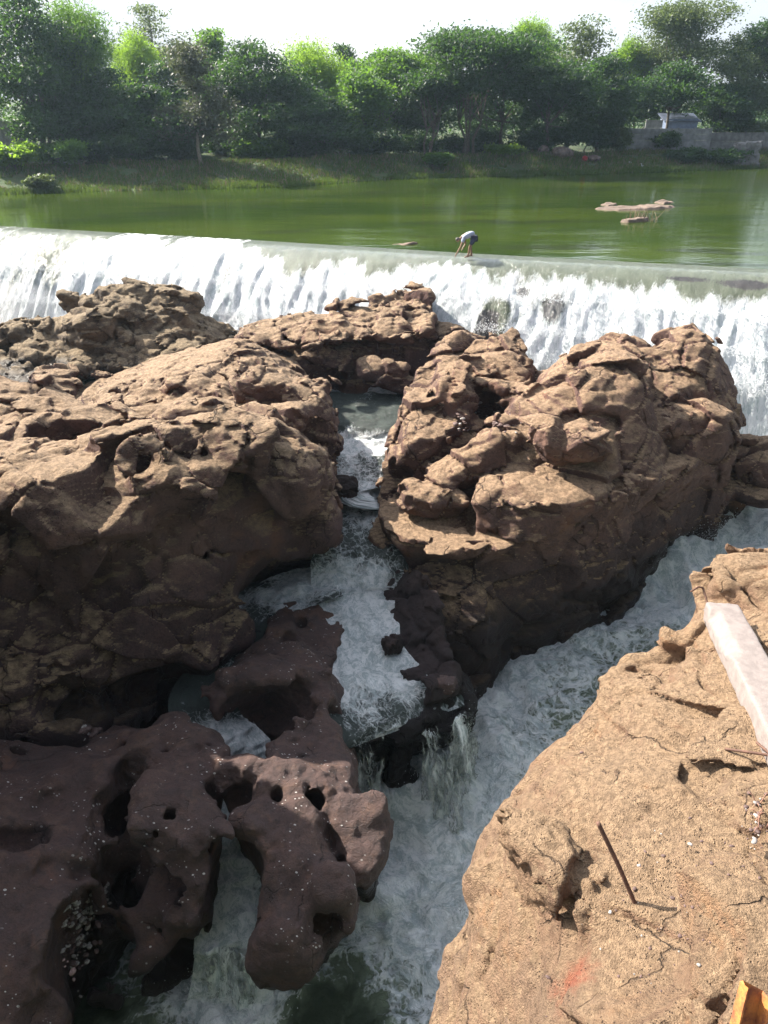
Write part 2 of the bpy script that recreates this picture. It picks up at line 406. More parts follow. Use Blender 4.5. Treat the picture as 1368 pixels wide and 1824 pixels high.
    if pits:
        v2 = b('TexVoronoi', i_Vector=P, i_Scale=22*S); v2.inputs['Randomness'].default_value = 1
        pt = b.math('MULTIPLY', b.ramp(v2.outputs['Distance'], .30, .10), b.ramp(b.noise(P, 3.1*S, 3), .5, .62))
        h = b.math('SUBTRACT', h, b.math('MULTIPLY', pt, .45*pits))
        v4 = b('TexVoronoi', i_Vector=P, i_Scale=48*S); h = b.math('ADD', h, b.math('MULTIPLY', v4.outputs['Distance'], -.10*pits))
        col = b.mix(b.math('MULTIPLY', pt, .7), col, tuple(x*.6 for x in dark))
    ck = b('TexVoronoi', feature='DISTANCE_TO_EDGE', i_Scale=.8*S); b.set(ck.inputs['Vector'], b('VectorMath', operation='ADD', i_0=P, i_1=b('VectorMath', operation='SCALE', i_0=b('TexNoise', i_Vector=P, i_Scale=2.2*S, i_Detail=5.).outputs['Color'], i_Scale=.55/S).outputs[0]).outputs[0])
    cm = b.math('MULTIPLY', b.ramp(ck.outputs['Distance'], .02, .0), b.ramp(b.noise(P, .9*S, 3), .5, .62))
    h = b.math('SUBTRACT', h, b.math('MULTIPLY', cm, .9))
    col = b.mix(b.math('MULTIPLY', cm, .55), col, tuple(x*.45 for x in dark))
    p = b('BsdfPrincipled', i_Base_Color=col, i_Roughness=rough, i_Normal=b.bump(h, 1., bump*2.1/S))
    p.inputs['Specular IOR Level'].default_value = spec
    n.links.new(p.outputs[0], b('OutputMaterial').inputs[0]); return m
def simple(name, col, rough=.7, var=.0, scale=8, metal=0, bump=0, trans=0, col2=None):
    m, n = new_mat(name); b = NB(n)
    P = b('TexCoord').outputs['Object']; c = (*col, 1)
    if var or col2:
        c2 = col2 or tuple(x*(1-var) for x in col)
        c = b.mix(b.ramp(b.noise(P, scale, 5, .62), .35, .65), col, c2)
    p = b('BsdfPrincipled', i_Base_Color=c, i_Roughness=rough, i_Metallic=float(metal))
    if bump: b.set(p.inputs['Normal'], b.bump(b.noise(P, scale*3, 6, .65), 1, bump))
    out = p.outputs[0]
    if trans:
        t = b('BsdfTranslucent', i_Color=c); x = b('MixShader', i_Fac=trans); n.links.new(p.outputs[0], x.inputs[1]); n.links.new(t.outputs[0], x.inputs[2]); out = x.outputs[0]
    n.links.new(out, b('OutputMaterial').inputs[0]); return m
def leaf_mat(name, col, trans_col, tr=.45, var=.5):
    m, n = new_mat(name); b = NB(n); P = b.pos()
    f = b.ramp(b.noise(P, .55, 4, .6), .35, .65); g = b.noise(P, 6., 2)
    rnd = b('AttributeNode') if False else None
    c = b.mix(f, tuple(x*(1-var*.5) for x in col), tuple(min(1, x*(1+var*.5)) for x in col))
    c = b.mix(b.math('MULTIPLY', g, .5), c, tuple(x*.7 for x in col))
    t_ = b.mix(f, tuple(x*(1-var*.4) for x in trans_col), trans_col)
    p = b('BsdfPrincipled', i_Base_Color=c, i_Roughness=.5); p.inputs['Specular IOR Level'].default_value = .3
    t = b('BsdfTranslucent', i_Color=t_); x = b('MixShader', i_Fac=tr); n.links.new(p.outputs[0], x.inputs[1]); n.links.new(t.outputs[0], x.inputs[2])
    n.links.new(x.outputs[0], b('OutputMaterial').inputs[0]); return m
def foam_mat(name, deep, streak=False, scale=1., lace=1., bump=.05, murk=.15, dark_rock=None, alpha=False, foamcol=(.97, .975, .975), trl=.3, soft=.46, calm=None):
    """turbulent water: foam amount from the 'foam' attribute, coords from the flow ('fu' across, 'fv' along)"""
    m, n = new_mat(name); b = NB(n); P = b.pos()
    fo = b('Attribute', attribute_name='foam').outputs['Fac']
    if streak:
        fu = b('Attribute', attribute_name='fu').outputs['Fac']; fv = b('Attribute', attribute_name='fv').outputs['Fac']
        Q = b('CombineXYZ', i_X=fu, i_Y=b.math('MULTIPLY', fv, streak), i_Z=0.).outputs[0]
    else: Q = P
    wv = b('TexNoise', i_Vector=Q, i_Scale=1.3*scale, i_Detail=4.).outputs['Color']
    Qw = b('VectorMath', operation='ADD', i_0=Q, i_1=b('VectorMath', operation='SCALE', i_0=wv, i_Scale=.9/scale).outputs[0]).outputs[0]
    big = b.noise(Qw, 1.6*scale, 5, .62, .6); fin = b.noise(Qw, 7*scale, 6, .7, .5)
    v = b('TexVoronoi', feature='DISTANCE_TO_EDGE', i_Vector=Qw, i_Scale=3.3*scale)
    la = b.ramp(v.outputs['Distance'], .17, .0)
    v3 = b('TexVoronoi', feature='DISTANCE_TO_EDGE', i_Vector=Qw, i_Scale=8.5*scale)
    la = b.math('ADD', b.math('MULTIPLY', la, .65), b.math('MULTIPLY', b.ramp(v3.outputs['Distance'], .2, .0), .35))
    s = b.math('ADD', b.math('MULTIPLY', big, .9), b.math('MULTIPLY', fin, .55))
    s = b.math('ADD', s, b.math('MULTIPLY', la, .28*lace)); s = b.math('ADD', s, b.math('SUBTRACT', b.math('MULTIPLY', fo, 1.3), .65))
    mask = b.ramp(s, .95-soft*.5, .95+soft*.5)
    body = b.mix(b.ramp(big, .35, .7), deep, tuple(min(1, x*1.4) for x in deep))
    if calm: body = b.mix(b.ramp(b.math('ADD', fo, b.math('MULTIPLY', b.math('SUBTRACT', big, .5), 1.1)), .05, .75), calm, body)
    fcol = b.mix(b.ramp(b.math('ADD', b.math('MULTIPLY', b.noise(Qw, 3.1*scale, 6, .7, .8), .7), b.math('MULTIPLY', b.noise(Qw, 19*scale, 4, .7), .3)), .40, .58), (.50, .56, .57), foamcol)
    bed = b.math('MULTIPLY', b.ramp(b.math('ADD', b('Attribute', attribute_name='bed').outputs['Fac'], b.math('MULTIPLY', b.math('SUBTRACT', fin, .5), 1.1)), .35, .7), .9)
    mask = b.math('MULTIPLY', mask, b.math('SUBTRACT', 1., bed))
    body = b.mix(bed, body, (.035, .03, .034))
    col = b.mix(mask, body, fcol)
    rough = b('MapRange', i_0=mask, i_1=0., i_2=1., i_3=.12, i_4=.65).outputs[0]
    h = b.math('ADD', b.math('MULTIPLY', fin, .7), b.math('MULTIPLY', b.noise(Qw, 24*scale, 4, .7), .3)); h = b.math('ADD', h, b.math('MULTIPLY', mask, .35))
    nr = b.bump(h, 1., bump)
    p = b('BsdfPrincipled', i_Base_Color=col, i_Roughness=rough, i_Normal=nr); p.inputs['IOR'].default_value = 1.33
    tl = b('BsdfTranslucent', i_Color=col); b.set(tl.inputs['Normal'], nr)
    x = b('MixShader', i_Fac=b.math('MULTIPLY', mask, trl)); n.links.new(p.outputs[0], x.inputs[1]); n.links.new(tl.outputs[0], x.inputs[2])
    out = x.outputs[0]
    if alpha:   # falling water torn open: nothing between the strands
        tr = b('BsdfTransparent'); y_ = b('MixShader', i_Fac=b.ramp(b.math('ADD', s, b.math('MULTIPLY', la, .25)), alpha, alpha+.22)); n.links.new(tr.outputs[0], y_.inputs[1]); n.links.new(out, y_.inputs[2]); out = y_.outputs[0]
    n.links.new(out, b('OutputMaterial').inputs[0]); return m
# ------------------------------------------------------------------ terrain, weir, water
CR = np.array([(-60., 56.9), (-21.21, 43.36), (-7.33, 38.5), (3.76, 34.27), (15.31, 30.47), (60, 15.)])
def crestY(x): return np.interp(x, CR[:, 0], CR[:, 1])
EV = np.array([.943, -.333]); NV = np.array([-.333, -.943])
def shoreY(x): return np.interp(x, [-300, -60, -30.6, -8, .9, 22, 45.7, 300], [20, 52, 63.9, 71, 79.6, 86.5, 97, 180])
TX = [-60, -21, -7, 4, 9, 16, 60]; TT = [4.9, 4.6, 4.2, 3.9, 3.7, 3.9, 4.]; TZ = [-4.6, -4.5, -4.2, -3.7, -3.6, -3.9, -4.2]
def weir_z(x, t):
    T = np.interp(x, TX, TT); Z = np.interp(x, TX, TZ)
    u = np.clip(t/T, 0, 1.4); return Z*(u**1.75*.9+u*.1)
def ground_h(x, y):
    t = (crestY(x)-y)*.943
    sh = y-shoreY(x)
    far = 1.5*sstep(-1, 9, sh)+1.4*sstep(8, 40, sh)+.35*fbm(x*.12, y*.12, 0*x, 4)*sstep(0, 8, sh)+10*sstep(120, 500, sh)
    bed = -1.6*sstep(0, -6, sh)
    up = np.where(sh > -6, far*sstep(-1.5, 1, sh)+bed*(1-sstep(-1.5, 1, sh)), -1.6)
    T = np.interp(x, TX, TT)
    dn = np.where(t < T+.6, weir_z(x, np.maximum(t, 0))-.55-.5*sstep(0, .5, t), -10.6)
    lb = 10.8*sstep(-15, -23, x)*sstep(2.5, 5, t)+11*sstep(20, 30, x)*sstep(2.5, 5, t)
    nb = 14*sstep(-.5, -5, y)
    dn = np.where(t > T+.6, dn+np.maximum(lb, nb), dn)
    return np.where(t < 0, up, dn)
def axis(bands):
    o = []
    for a, b_, s in bands: o += list(np.arange(a, b_, s))
    return np.array(o)
gx = axis([(-700, -120, 40), (-120, -40, 4), (-40, 60, .8), (60, 140, 4), (140, 900, 40)])
gy = axis([(-60, -8, 4), (-8, 26, .8), (26, 50, .35), (50, 62, .8), (62, 120, .5), (120, 220, 5), (220, 1500, 60)])
X, Y = np.meshgrid(gx, gy, indexing='ij'); Z = ground_h(X, Y)
def gridfaces(n, m):
    a = np.arange(n*m).reshape(n, m); return np.stack([a[:-1, :-1], a[1:, :-1], a[1:, 1:], a[:-1, 1:]], -1).reshape(-1, 4)
m, n = new_mat('bank_earth'); b = NB(n); P = b.pos()
c = b.mix(b.ramp(b.noise(P, .35, 6, .65), .4, .6), (.05, .07, .025), (.038, .078, .017))
c = b.mix(b.math('MULTIPLY', b.ramp(b.noise(P, 1.7, 6, .65), .5, .66), .6), c, (.12, .09, .06))
p_ = b('BsdfPrincipled', i_Base_Color=c, i_Roughness=.95, i_Normal=b.bump(b.noise(P, 4, 7, .65), 1, .15)); n.links.new(p_.outputs[0], b('OutputMaterial').inputs[0])
M_ground = m
g = mesh_np('ground', np.stack([X, Y, Z], -1).reshape(-1, 3), gridfaces(*X.shape), M_ground); tag(g, kind='structure')
# green pool above the weir
m, n = new_mat('pool_water'); b = NB(n); P = b.pos()
c = b.mix(b.ramp(b.noise(b.mapping(P, (.05, .16, 1)), 1., 4, .55), .38, .66), (.022, .041, .005), (.042, .064, .007))
c = b.mix(b.math('MULTIPLY', b.ramp(b.noise(b.mapping(P, (.10, .32, 1), (0, 0, -.25)), 1.3, 3, .5, .3), .56, .66), .75), c, (.020, .028, .010))
hh = b.math('ADD', b.math('MULTIPLY', b.noise(b.mapping(P, (.8, 1.6, 1)), 2.2, 4, .55), .8), b.math('MULTIPLY', b.noise(b.mapping(P, (.25, .6, 1)), 1., 2), 2.))
# a breeze-ruffled band and a riffle
rp = b.ramp(b.noise(b.mapping(P, (.03, .16, 1), (0, 0, .1)), 1., 3, .5), .56, .68)
hh2 = b.math('MULTIPLY', b.math('MULTIPLY', b.noise(P, 7, 3, .6), rp), .5)
nr = b.bump(b.math('ADD', hh, hh2), 1., .011)
p_ = b('BsdfPrincipled', i_Base_Color=c, i_Roughness=.07, i_Normal=nr); p_.inputs['IOR'].default_value = 1.33; p_.inputs['Specular IOR Level'].default_value = .5
n.links.new(p_.outputs[0], b('OutputMaterial').inputs[0])
sx = axis([(-70, 60, .8)]); k = np.linspace(0, 1, 60)**1.5
X, K = np.meshgrid(sx, k, indexing='ij'); Y = crestY(X)+.05+K*130
pool = mesh_np('pool_water', np.stack([X, Y, 0*X], -1).reshape(-1, 3), gridfaces(*X.shape), m); tag(pool, kind='structure')
# water sheet over the weir
M_weir = foam_mat('weir_water', (.085, .098, .068), streak=.30, scale=1.9, lace=.3, bump=.07, trl=.2, foamcol=(.86, .87, .89))
sx = np.arange(-45, 34, .085); tt = np.concatenate([[-.9, -.5], np.arange(-.25, 5.6, .06)])
X0, Tt = np.meshgrid(sx, tt, indexing='ij')
cy = crestY(X0); z = np.where(Tt < 0, .012, weir_z(X0, np.maximum(Tt, 0))+.012)
Tm = np.interp(X0, TX, TT)
u = np.clip(Tt/Tm, 0, 1)
on = .18+.08*fbm(X0*.6, X0*0, X0*0, 5, .65)+.10*vnoise(X0*.23+4, X0*0, X0*0)+.06*fbm(X0*3.6, X0*0+3, X0*0, 3)
on = on+np.interp(X0, [-45, -12, -8, -5, -2, 1, 6, 9, 14, 20], [-.2, -.2, -.16, -.02, .0, .08, .0, .02, .10, .02])
fo = sstep(-.06, .26, u-on)
# ledges where dark rock shows through the falling water
ledge = np.exp(-((X0-5.6)/.8)**2)*sstep(.5, .6, u)+.8*np.exp(-((X0-7.6)/.9)**2)*np.exp(-((u-.55)/.16)**2)+.7*np.exp(-((X0-14.6)/.8)**2)*np.exp(-((u-.3)/.1)**2)+.55*np.exp(-((X0+17.6)/.7)**2)*np.exp(-((u-.35)/.12)**2)+.5*np.exp(-((X0+6.9)/.4)**2)*np.exp(-((u-.5)/.25)**2)
wx = X0+.35*vnoise(X0*.9, Tt*.8, 0*X0)
strk = fbm(wx*2.2, Tt*.55, 0*X0, 3)
foam = .10+.26*sstep(.02, .22, u)*(1-fo)+.86*fo-.30*fo*sstep(.05, .6, vnoise(X0*.55+9, Tt*.35, 0*X0))*sstep(.95, .5, u)-.62*ledge*(.7+.5*strk)+.16*strk*fo+.1*np.exp(-(u/.05)**2)*(X0 < -3)
G1, G2, GI = worley((wx*1.5).astype(np.float32), (Tt*.75+.35*vnoise(X0*2, 0*X0, 0*X0)).astype(np.float32), (0*X0).astype(np.float32))
lmp = (.75-G1)*.5+(GI-.5)*.35
amp = fo*(.03+.15*u)
dsp = amp*(lmp*.3+fbm(wx*2.8, Tt*.6, 0*X0, 5, .6)*.8)+.012*vnoise(X0*5, Tt*2.5, 0*X0)*sstep(-.1, .2, Tt)
dsp += .12*sstep(.85, 1., u)*fbm(X0*2, Tt*2, 0*X0, 4)
dn = np.array([NV[0]*.65, NV[1]*.65, .76])
Xw = X0+NV[0]*Tt+dn[0]*dsp; Yw = cy+NV[1]*Tt+dn[1]*dsp; Zw = z+dn[2]*dsp
wf = mesh_np('waterfall', np.stack([Xw, Yw, Zw], -1).reshape(-1, 3), gridfaces(*X0.shape), M_weir)
bed = 1.1*np.exp(-((X0-5.3)/.55)**2)*sstep(.55, .7, u)+1.0*np.exp(-((X0-7.7)/.55)**2-((u-.58)/.16)**2)+.9*np.exp(-((X0-6.4)/.4)**2-((u-.45)/.07)**2)+1.1*np.exp(-((X0-14.6)/1.0)**2-((u-.22)/.07)**2)+.9*np.exp(-((X0-12.4)/.9)**2-((u-.2)/.045)**2)+.8*np.exp(-((X0+17.8)/.6)**2-((u-.3)/.1)**2)+.7*np.exp(-((X0-10.4)/.3)**2-((u-.75)/.1)**2)+.7*np.exp(-((X0+6.9)/.3)**2-((u-.45)/.15)**2)
attr(wf, 'bed', bed); attr(wf, 'foam', foam); attr(wf, 'fu', X0); attr(wf, 'fv', Tt*1.6+X0*.0); tag(wf, kind='structure')
# river below: plunge pool, right rapids and the gorge, one surface
RV = Surf([(1368, 930, -6.5), (1480, 900, -6.2), (1300, 965, -6.8), (1200, 985, -6.95), (1100, 1035, -7.4), (1000, 1060, -7.7), (1150, 1130, -7.7), (900, 1150, -8.), (1000, 1230, -8.1),
           (900, 1320, -8.35), (800, 1450, -8.7), (750, 1600, -8.9), (600, 1800, -9.05), (300, 1800, -9.1), (100, 1850, -9.1), ('w', -9, 4, -9.2), ('w', 10, 8, -8.8), ('w', 4, 2, -9.1), ('w', -2, 0, -9.2),
           (1345, 780, -5.3), (1345, 700, -4.5), (1345, 640, -3.9), (1350, 860, -6.05), ('w', 18, 26, -4.6), ('w', 20, 20, -6), (960, 650, -3.7), ('w', 3, 30, -4.), ('w', -3, 34, -4.4), ('w', -12, 37, -4.6), ('w', -20, 38, -4.7), ('w', -20, 30, -4.9),
           (655, 720, -4.3), (645, 830, -5.6), (640, 930, -6.8), (650, 1100, -7.9), ('w', -6, 20, -7.2), ('w', -6, 12, -8.5), ('w', 6, 25, -5.2), (200, 665, -3.75)], pad=.1, reg=.002)
gx = np.arange(-24, 21, .075); gy = np.concatenate([np.arange(-3, 4, .15), np.arange(4, 40, .075)])
X, Y = np.meshgrid(gx, gy, indexing='ij'); keep = None
Z = RV(X, Y)
fcp = Surf([(1368, 930, .9), (1200, 990, .75), (1100, 1040, .75), (1000, 1060, .6), (1150, 1120, .55), (900, 1150, .62), (1050, 1180, .42), (950, 1300, .52), (860, 1400, .6), (760, 1400, .7), (820, 1440, .66), (800, 1600, .55), (700, 1640, .6),
            (640, 1760, .16), (540, 1800, .05), (720, 1790, .42), (430, 1780, .8), (480, 1820, .35), (330, 1815, .35), (200, 1800, .12), (50, 1850, .1), (1345, 700, 1.0), (960, 640, .95), ('w', -20, 35, 1.), ('w', -3, 33, 1.), (200, 660, .05), ('w', -8, 24, .3), ('w', 18, 24, .9), ('w', -9, 3, .1), ('w', 8, 4, .5)], pad=0, reg=.01)
# control z above is the foam amount: rebuild with positions on the water
class _F: pass
pts = []
for q in [(1368, 930, -6.5, 1.05), (1200, 990, -7, .92), (1100, 1040, -7.4, .88), (1000, 1060, -7.7, .62), (1150, 1120, -7.7, .52), (900, 1150, -8, .68), (1050, 1180, -7.9, .48), (950, 1300, -8.3, .5), (860, 1400, -8.6, .62), (760, 1400, -8.6, .78),
          (800, 1600, -8.8, .62), (700, 1640, -8.9, .62), (640, 1760, -9, .2), (540, 1800, -9, .05), (720, 1790, -9, .42), (430, 1780, -9, 1.0), (480, 1820, -9, .5), (330, 1815, -9.1, .5), (200, 1800, -9.1, .15), (50, 1850, -9.1, .1), (1345, 700, -4.5, 1.0), (960, 640, -3.7, 1.), (200, 665, -3.75, 0.)]:
    a = U(*q[:3]); pts.append(('w', a[0], a[1], q[3]))
pts += [('w', -20, 36, 1.), ('w', -3, 33, 1.), ('w', -12, 36.5, 1.), ('w', -8, 24, .2), ('w', -14, 30, .35), ('w', 18, 24, .95), ('w', -9, 3, .1), ('w', 8, 4, .5)]
fcp = Surf(pts, pad=0, reg=.02); foam = np.clip(fcp(X, Y)*1.15+.09*(fcp(X, Y) > .2), 0, 1)
turb = .12+.34*foam
Z = Z+turb*fbm(X*.8+.5*fbm(X*.5, Y*.5, 0*X, 2), Y*.8, 0*X, 5, .55)*.8+foam*.07*np.abs(fbm(X*3., Y*3., 0*X+4, 3))
hump = np.array(U(1180, 990, -7)); Z += .5*np.exp(-(((X-hump[0])/1.6)**2+((Y-hump[1])/.8)**2))
M_river = foam_mat('river_water', (.17, .20, .145), scale=.85, lace=1.4, bump=.15, soft=.34, calm=(.030, .042, .026))
rv = mesh_np('river_water', np.stack([X, Y, Z], -1).reshape(-1, 3), gridfaces(*X.shape), M_river); attr(rv, 'foam', foam); tag(rv, kind='structure')
# streams: ribbons of water following their own beds
M_stream = foam_mat('stream_water', (.045, .055, .05), streak=.8, scale=1.7, lace=.9, bump=.10, soft=.4)
def ribbon(name, path, h=.05, turb=.05, curve=0., nw=1.0, label=None):
    """path: (px,py,z,width,foam)"""
    P = np.array([U(*p[:3]) for p in path]); W_ = np.array([p[3] for p in path]); Fm = np.array([p[4] for p in path])
    seg = np.linalg.norm(np.diff(P, axis=0), axis=1); S = np.concatenate([[0], np.cumsum(seg)])
    ns = int(S[-1]/h); s = np.linspace(0, S[-1], ns)
    def cr(A):   # smooth through points
        A = np.asarray(A, float); t = np.interp(s, S, np.arange(len(S))); i = np.clip(t.astype(int), 0, len(S)-2); u = t-i
        g = np.gradient(A, axis=0); p0, p1 = A[i], A[i+1]; m0, m1 = g[i]*.8, g[i+1]*.8
        if A.ndim > 1: u = u[:, None]
        return (2*u**3-3*u**2+1)*p0+(u**3-2*u**2+u)*m0+(-2*u**3+3*u**2)*p1+(u**3-u**2)*m1
    C = cr(P); w_ = cr(W_); f_ = np.interp(s, S, Fm)
    d = np.gradient(C[:, :2], axis=0)
    for _ in range(30): d = np.concatenate([[d[0]], (d[:-2]+d[1:-1]*2+d[2:])/4, [d[-1]]])
    d /= np.linalg.norm(d, axis=1)[:, None]+1e-9
    side = np.stack([-d[:, 1], d[:, 0]], 1)
    nt_ = int(max(W_)/h); t = np.linspace(-.5, .5, nt_)
    X = C[:, None, 0]+side[:, None, 0]*w_[:, None]*t; Y = C[:, None, 1]+side[:, None, 1]*w_[:, None]*t
    Tn = t[None]*w_[:, None]; Sn = np.repeat(s[:, None], nt_, 1)
    steep = np.clip(-np.gradient(C[:, 2])/(s[1]-s[0]), 0, 1)[:, None]
    F = f_[:, None]+.16*vnoise(Tn*2, Sn*1.2, 0*Tn)+.10-.36*np.abs(2*t[None])**2.6*(1-.5*f_[:, None])
    D = (turb*(.5+F))*(fbm(Tn*2.2+3, Sn*(2.2-1.2*steep), 0*Tn, 4, .55))
    Z = C[:, None, 2]+D*(1-.6*steep)-curve*(2*t[None])**2
    X = X-d[:, None, 0]*-D*steep; Y = Y+d[:, None, 1]*D*steep
    o = mesh_np(name, np.stack([X, Y, Z], -1).reshape(-1, 3), gridfaces(*X.shape), M_stream)
    attr(o, 'foam', F); attr(o, 'fu', Tn); attr(o, 'fv', Sn); tag(o, kind='structure'); return o
ribbon('stream_water', [(660, 700, -3.75, 3.6, .2), (655, 730, -3.8, 3.6, .12), (652, 757, -4.0, 3.4, .15), (648, 783, -4.35, 3.0, .95), (645, 815, -4.45, 3.0, .5), (650, 850, -4.5, 2.6, .6), (655, 872, -4.55, 2.2, .7), (657, 890, -4.95, 1.9, .85),
    (648, 910, -5.0, 2.2, .55), (640, 950, -5.1, 2.4, .42), (640, 985, -5.2, 2.6, .45), (640, 1015, -5.45, 2.7, .66), (636, 1055, -5.8, 2.4, .85), (648, 1100, -5.95, 1.9, .95), (655, 1150, -6.08, 1.7, .95), (670, 1200, -6.2, 2.2, .85), (690, 1245, -6.3, 2.9, .62), (715, 1275, -6.4, 3.2, .42), (722, 1296, -6.6, 3.3, .55)])
ribbon('stream_water', [(600, 1030, -5.62, 1.6, .7), (520, 1050, -5.78, 1.9, .75), (460, 1075, -5.9, 1.6, .6), (425, 1120, -6.05, 1.4, .35), (400, 1180, -6.25, 1.5, .38), (360, 1235, -6.45, 1.5, .2), (366, 1272, -6.5, 1.5, .5), (392, 1298, -6.55, 1.3, .7), (412, 1312, -6.68, 1.2, .95), (428, 1345, -7.0, 1.5, 1.1), (436, 1385, -7.35, 1.6, 1.1), (425, 1440, -7.6, 1.1, .9), (415, 1480, -7.65, 1.1, .86), (408, 1530, -7.7, 1.25, .82), (408, 1580, -7.85, 1.3, .8), (412, 1640, -8.0, 1.35, .72), (412, 1688, -8.12, 1.4, .85), (412, 1705, -8.3, 1.4, 1.05), (412, 1745, -8.75, 1.5, 1.1), (410, 1800, -9.1, 1.7, 1.0)], turb=.06)
def curtain(path, topz, botz, out=.25, foam=.6, name='waterfall', sd=0.):
    """thin falling sheet from a lip given by pixels"""
    P = np.array([U(a, b_, topz) for a, b_ in path]); seg = np.linalg.norm(np.diff(P, axis=0), axis=1); S = np.concatenate([[0], np.cumsum(seg)])
    s = np.arange(0, S[-1], .035); C = np.stack([np.interp(s, S, P[:, i]) for i in range(3)], 1)
    v = np.arange(0, 1.001, .02); H = topz-botz
    Sg, V = np.meshgrid(s, v, indexing='ij')
    d = np.gradient(C[:, :2], axis=0); d /= np.linalg.norm(d, axis=1)[:, None]; nrm = np.stack([d[:, 1], -d[:, 0]], 1)
    if nrm[:, 1].mean() > 0: nrm = -nrm
    nrm = nrm.mean(0)[None]*np.ones((len(s), 1)); nrm /= np.linalg.norm(nrm, axis=1)[:, None]
    D = out*V**.6*(1+.35*vnoise(Sg*2.3+sd, 0*V, 0*V))+.10*fbm(Sg*4, V*1.2, 0*V, 4)+.06*V*fbm(Sg*12, V*5, 0*V, 2)
    X = C[:, None, 0]+nrm[:, None, 0]*D; Y = C[:, None, 1]+nrm[:, None, 1]*D; Z = topz+.02-H*V**1.3+.04*vnoise(Sg*4, V*0, 0*V)
    o = mesh_np(name, np.stack([X, Y, Z], -1).reshape(-1, 3), gridfaces(*X.shape), M_curtain)
    attr(o, 'foam', foam+.25*vnoise(Sg*3, V, 0*V)+.25*V-.45*sstep(.22, 0, np.minimum(Sg, Sg.max()-Sg)+.08*vnoise(V*6, Sg*0, 0*V))); attr(o, 'fu', Sg+sd); attr(o, 'fv', V*H+sd); tag(o, kind='structure')
M_curtain = foam_mat('curtain_water', (.10, .11, .10), streak=.35, scale=2.2, lace=.4, bump=.05, alpha=.90, soft=.5)
for k_ in range(2): curtain([(368, 1686), (395, 1694), (425, 1695), (448, 1690), (464, 1680)], -8.1-.03*k_, -9.2, .3+.25*k_, .8-.1*k_, sd=20+k_*3.3)
for k_ in range(3):
    q = 3*k_; curtain([(624+q, 1312), (650, 1318+q), (672-q, 1312), (690-2*q, 1300+q)], -6.45-.05*k_, -8.75, .18+.22*k_, .60-.05*k_, sd=k_*7.3)
    curtain([(746+2*q, 1300), (775, 1302+q), (800, 1288), (830, 1275-q), (860-3*q, 1262)], -6.45-.05*k_, -8.75, .22+.32*k_, .64-.05*k_, sd=k_*5.1+2)
# ------------------------------------------------------------------ rocks
M_tan = rock_mat('rock_tan', (0.115, 0.066, 0.0535), (0.0841, 0.0469, 0.042), (0.153, 0.0887, 0.065), (0.0459, 0.0269, 0.0268), wet_z=-5.9, dusty=(0.335, 0.234, 0.144), scale=.8, bump=.036, low=(-3.2, (0.0726, 0.0407, 0.0428), (0.0445, 0.0271, 0.0314)))
M_tanR = rock_mat('rock_tan_wet_foot', (0.122, 0.0689, 0.0535), (0.0879, 0.0482, 0.042), (0.161, 0.0919, 0.0672), (0.0497, 0.0284, 0.0275), wet_z=-6.2, dusty=(0.328, 0.222, 0.136), scale=.8, bump=.036, low=(-4.75, (0.0386, 0.0251, 0.0275), (0.0259, 0.0184, 0.0221)))
M_isl = rock_mat('rock_island', (.125, .092, .062), (.095, .07, .052), (.17, .12, .08), (.05, .038, .034), wet_z=-3.3, dusty=(.28, .21, .13), scale=.9, bump=.045)
M_worn = rock_mat('rock_worn', (.074, .038, .031), (.050, .028, .026), (.106, .058, .041), (.027, .017, .017), wet_z=-7.6, scale=1.3, bump=.035, speck=1., pits=.6, gloss=.25)
M_dark = rock_mat('rock_wet', (.044, .028, .025), (.030, .020, .020), (.062, .040, .032), (.016, .012, .013), wet_z=-6.3, scale=1.2, bump=.035, low=(-5.0, (.036, .024, .024), (.020, .015, .017)))
M_near = rock_mat('rock_near', (0.289, 0.183, 0.113), (0.25, 0.148, 0.0936), (0.328, 0.218, 0.133), (0.125, 0.0702, 0.0468), dusty=(.375, .255, .155), scale=3.2, bump=.075, pits=2.0, swirl=0., red=U(1010, 1738, 2.98))
ROCKS = {}
CL = 'rock outcrops below the weir'
def rock(name, f, mat, h, disp, label, cat='rock', group=None, **kw):
    o = sculpt(name, f, mat, h, disp, **kw); tag(o, label, cat, group); ROCKS[label] = (o, f); return o
Q = 1.0   # voxel scale
# R1 island at the left, in front of the falls
f = combo([
    loft([(-1.9, [(150, 545), (190, 520), (250, 512), (320, 520), (345, 550), (330, 580), (230, 600), (150, 580)]), (-2.9, [(20, 590), (120, 560), (250, 560), (350, 575), (410, 575), (415, 600), (330, 640), (250, 655), (120, 645), (10, 620)]), (-4.2, [(-60, 650), (60, 690), (150, 690), (300, 665), (425, 605), ('w', -5.5, 33), ('w', -12, 34.5), ('w', -19, 33)])],
         [(160, 535, -1.6), (210, 516, -1.2), (260, 512, -1.1), (330, 518, -1.15), (345, 560, -1.9), (240, 580, -2.), (60, 580, -2.3), (15, 592, -2.5), (410, 575, -2.5), (380, 560, -2.2), (120, 620, -2.9), (300, 630, -2.8), ('w', -12, 34, -2.8), ('w', -18, 33, -3.4)], k=.3),
    blob(322, 545, -1.75, (1.0, .8, .75), (5, 10, 25)), blob(250, 512, -1.05, (.32, .25, .17), p=4), blob(170, 585, -2.1, (1.2, .9, .8), (0, -10, 10)), blob(40, 595, -2.75, (1.8, 1., .55), (0, -8, 5)), blob(130, 540, -1.95, (.5, .5, .4)), blob(225, 560, -1.7, (1.1, .7, .5), (20, 5, 0))], k=.12)
rock('rock_island', f, M_isl, .075*Q, fractured(.9, 1.5, .16, .14, .05, .10, seed=1, tilt=.2), 'dark jagged rock island under the left end of the falls', 'rock island')
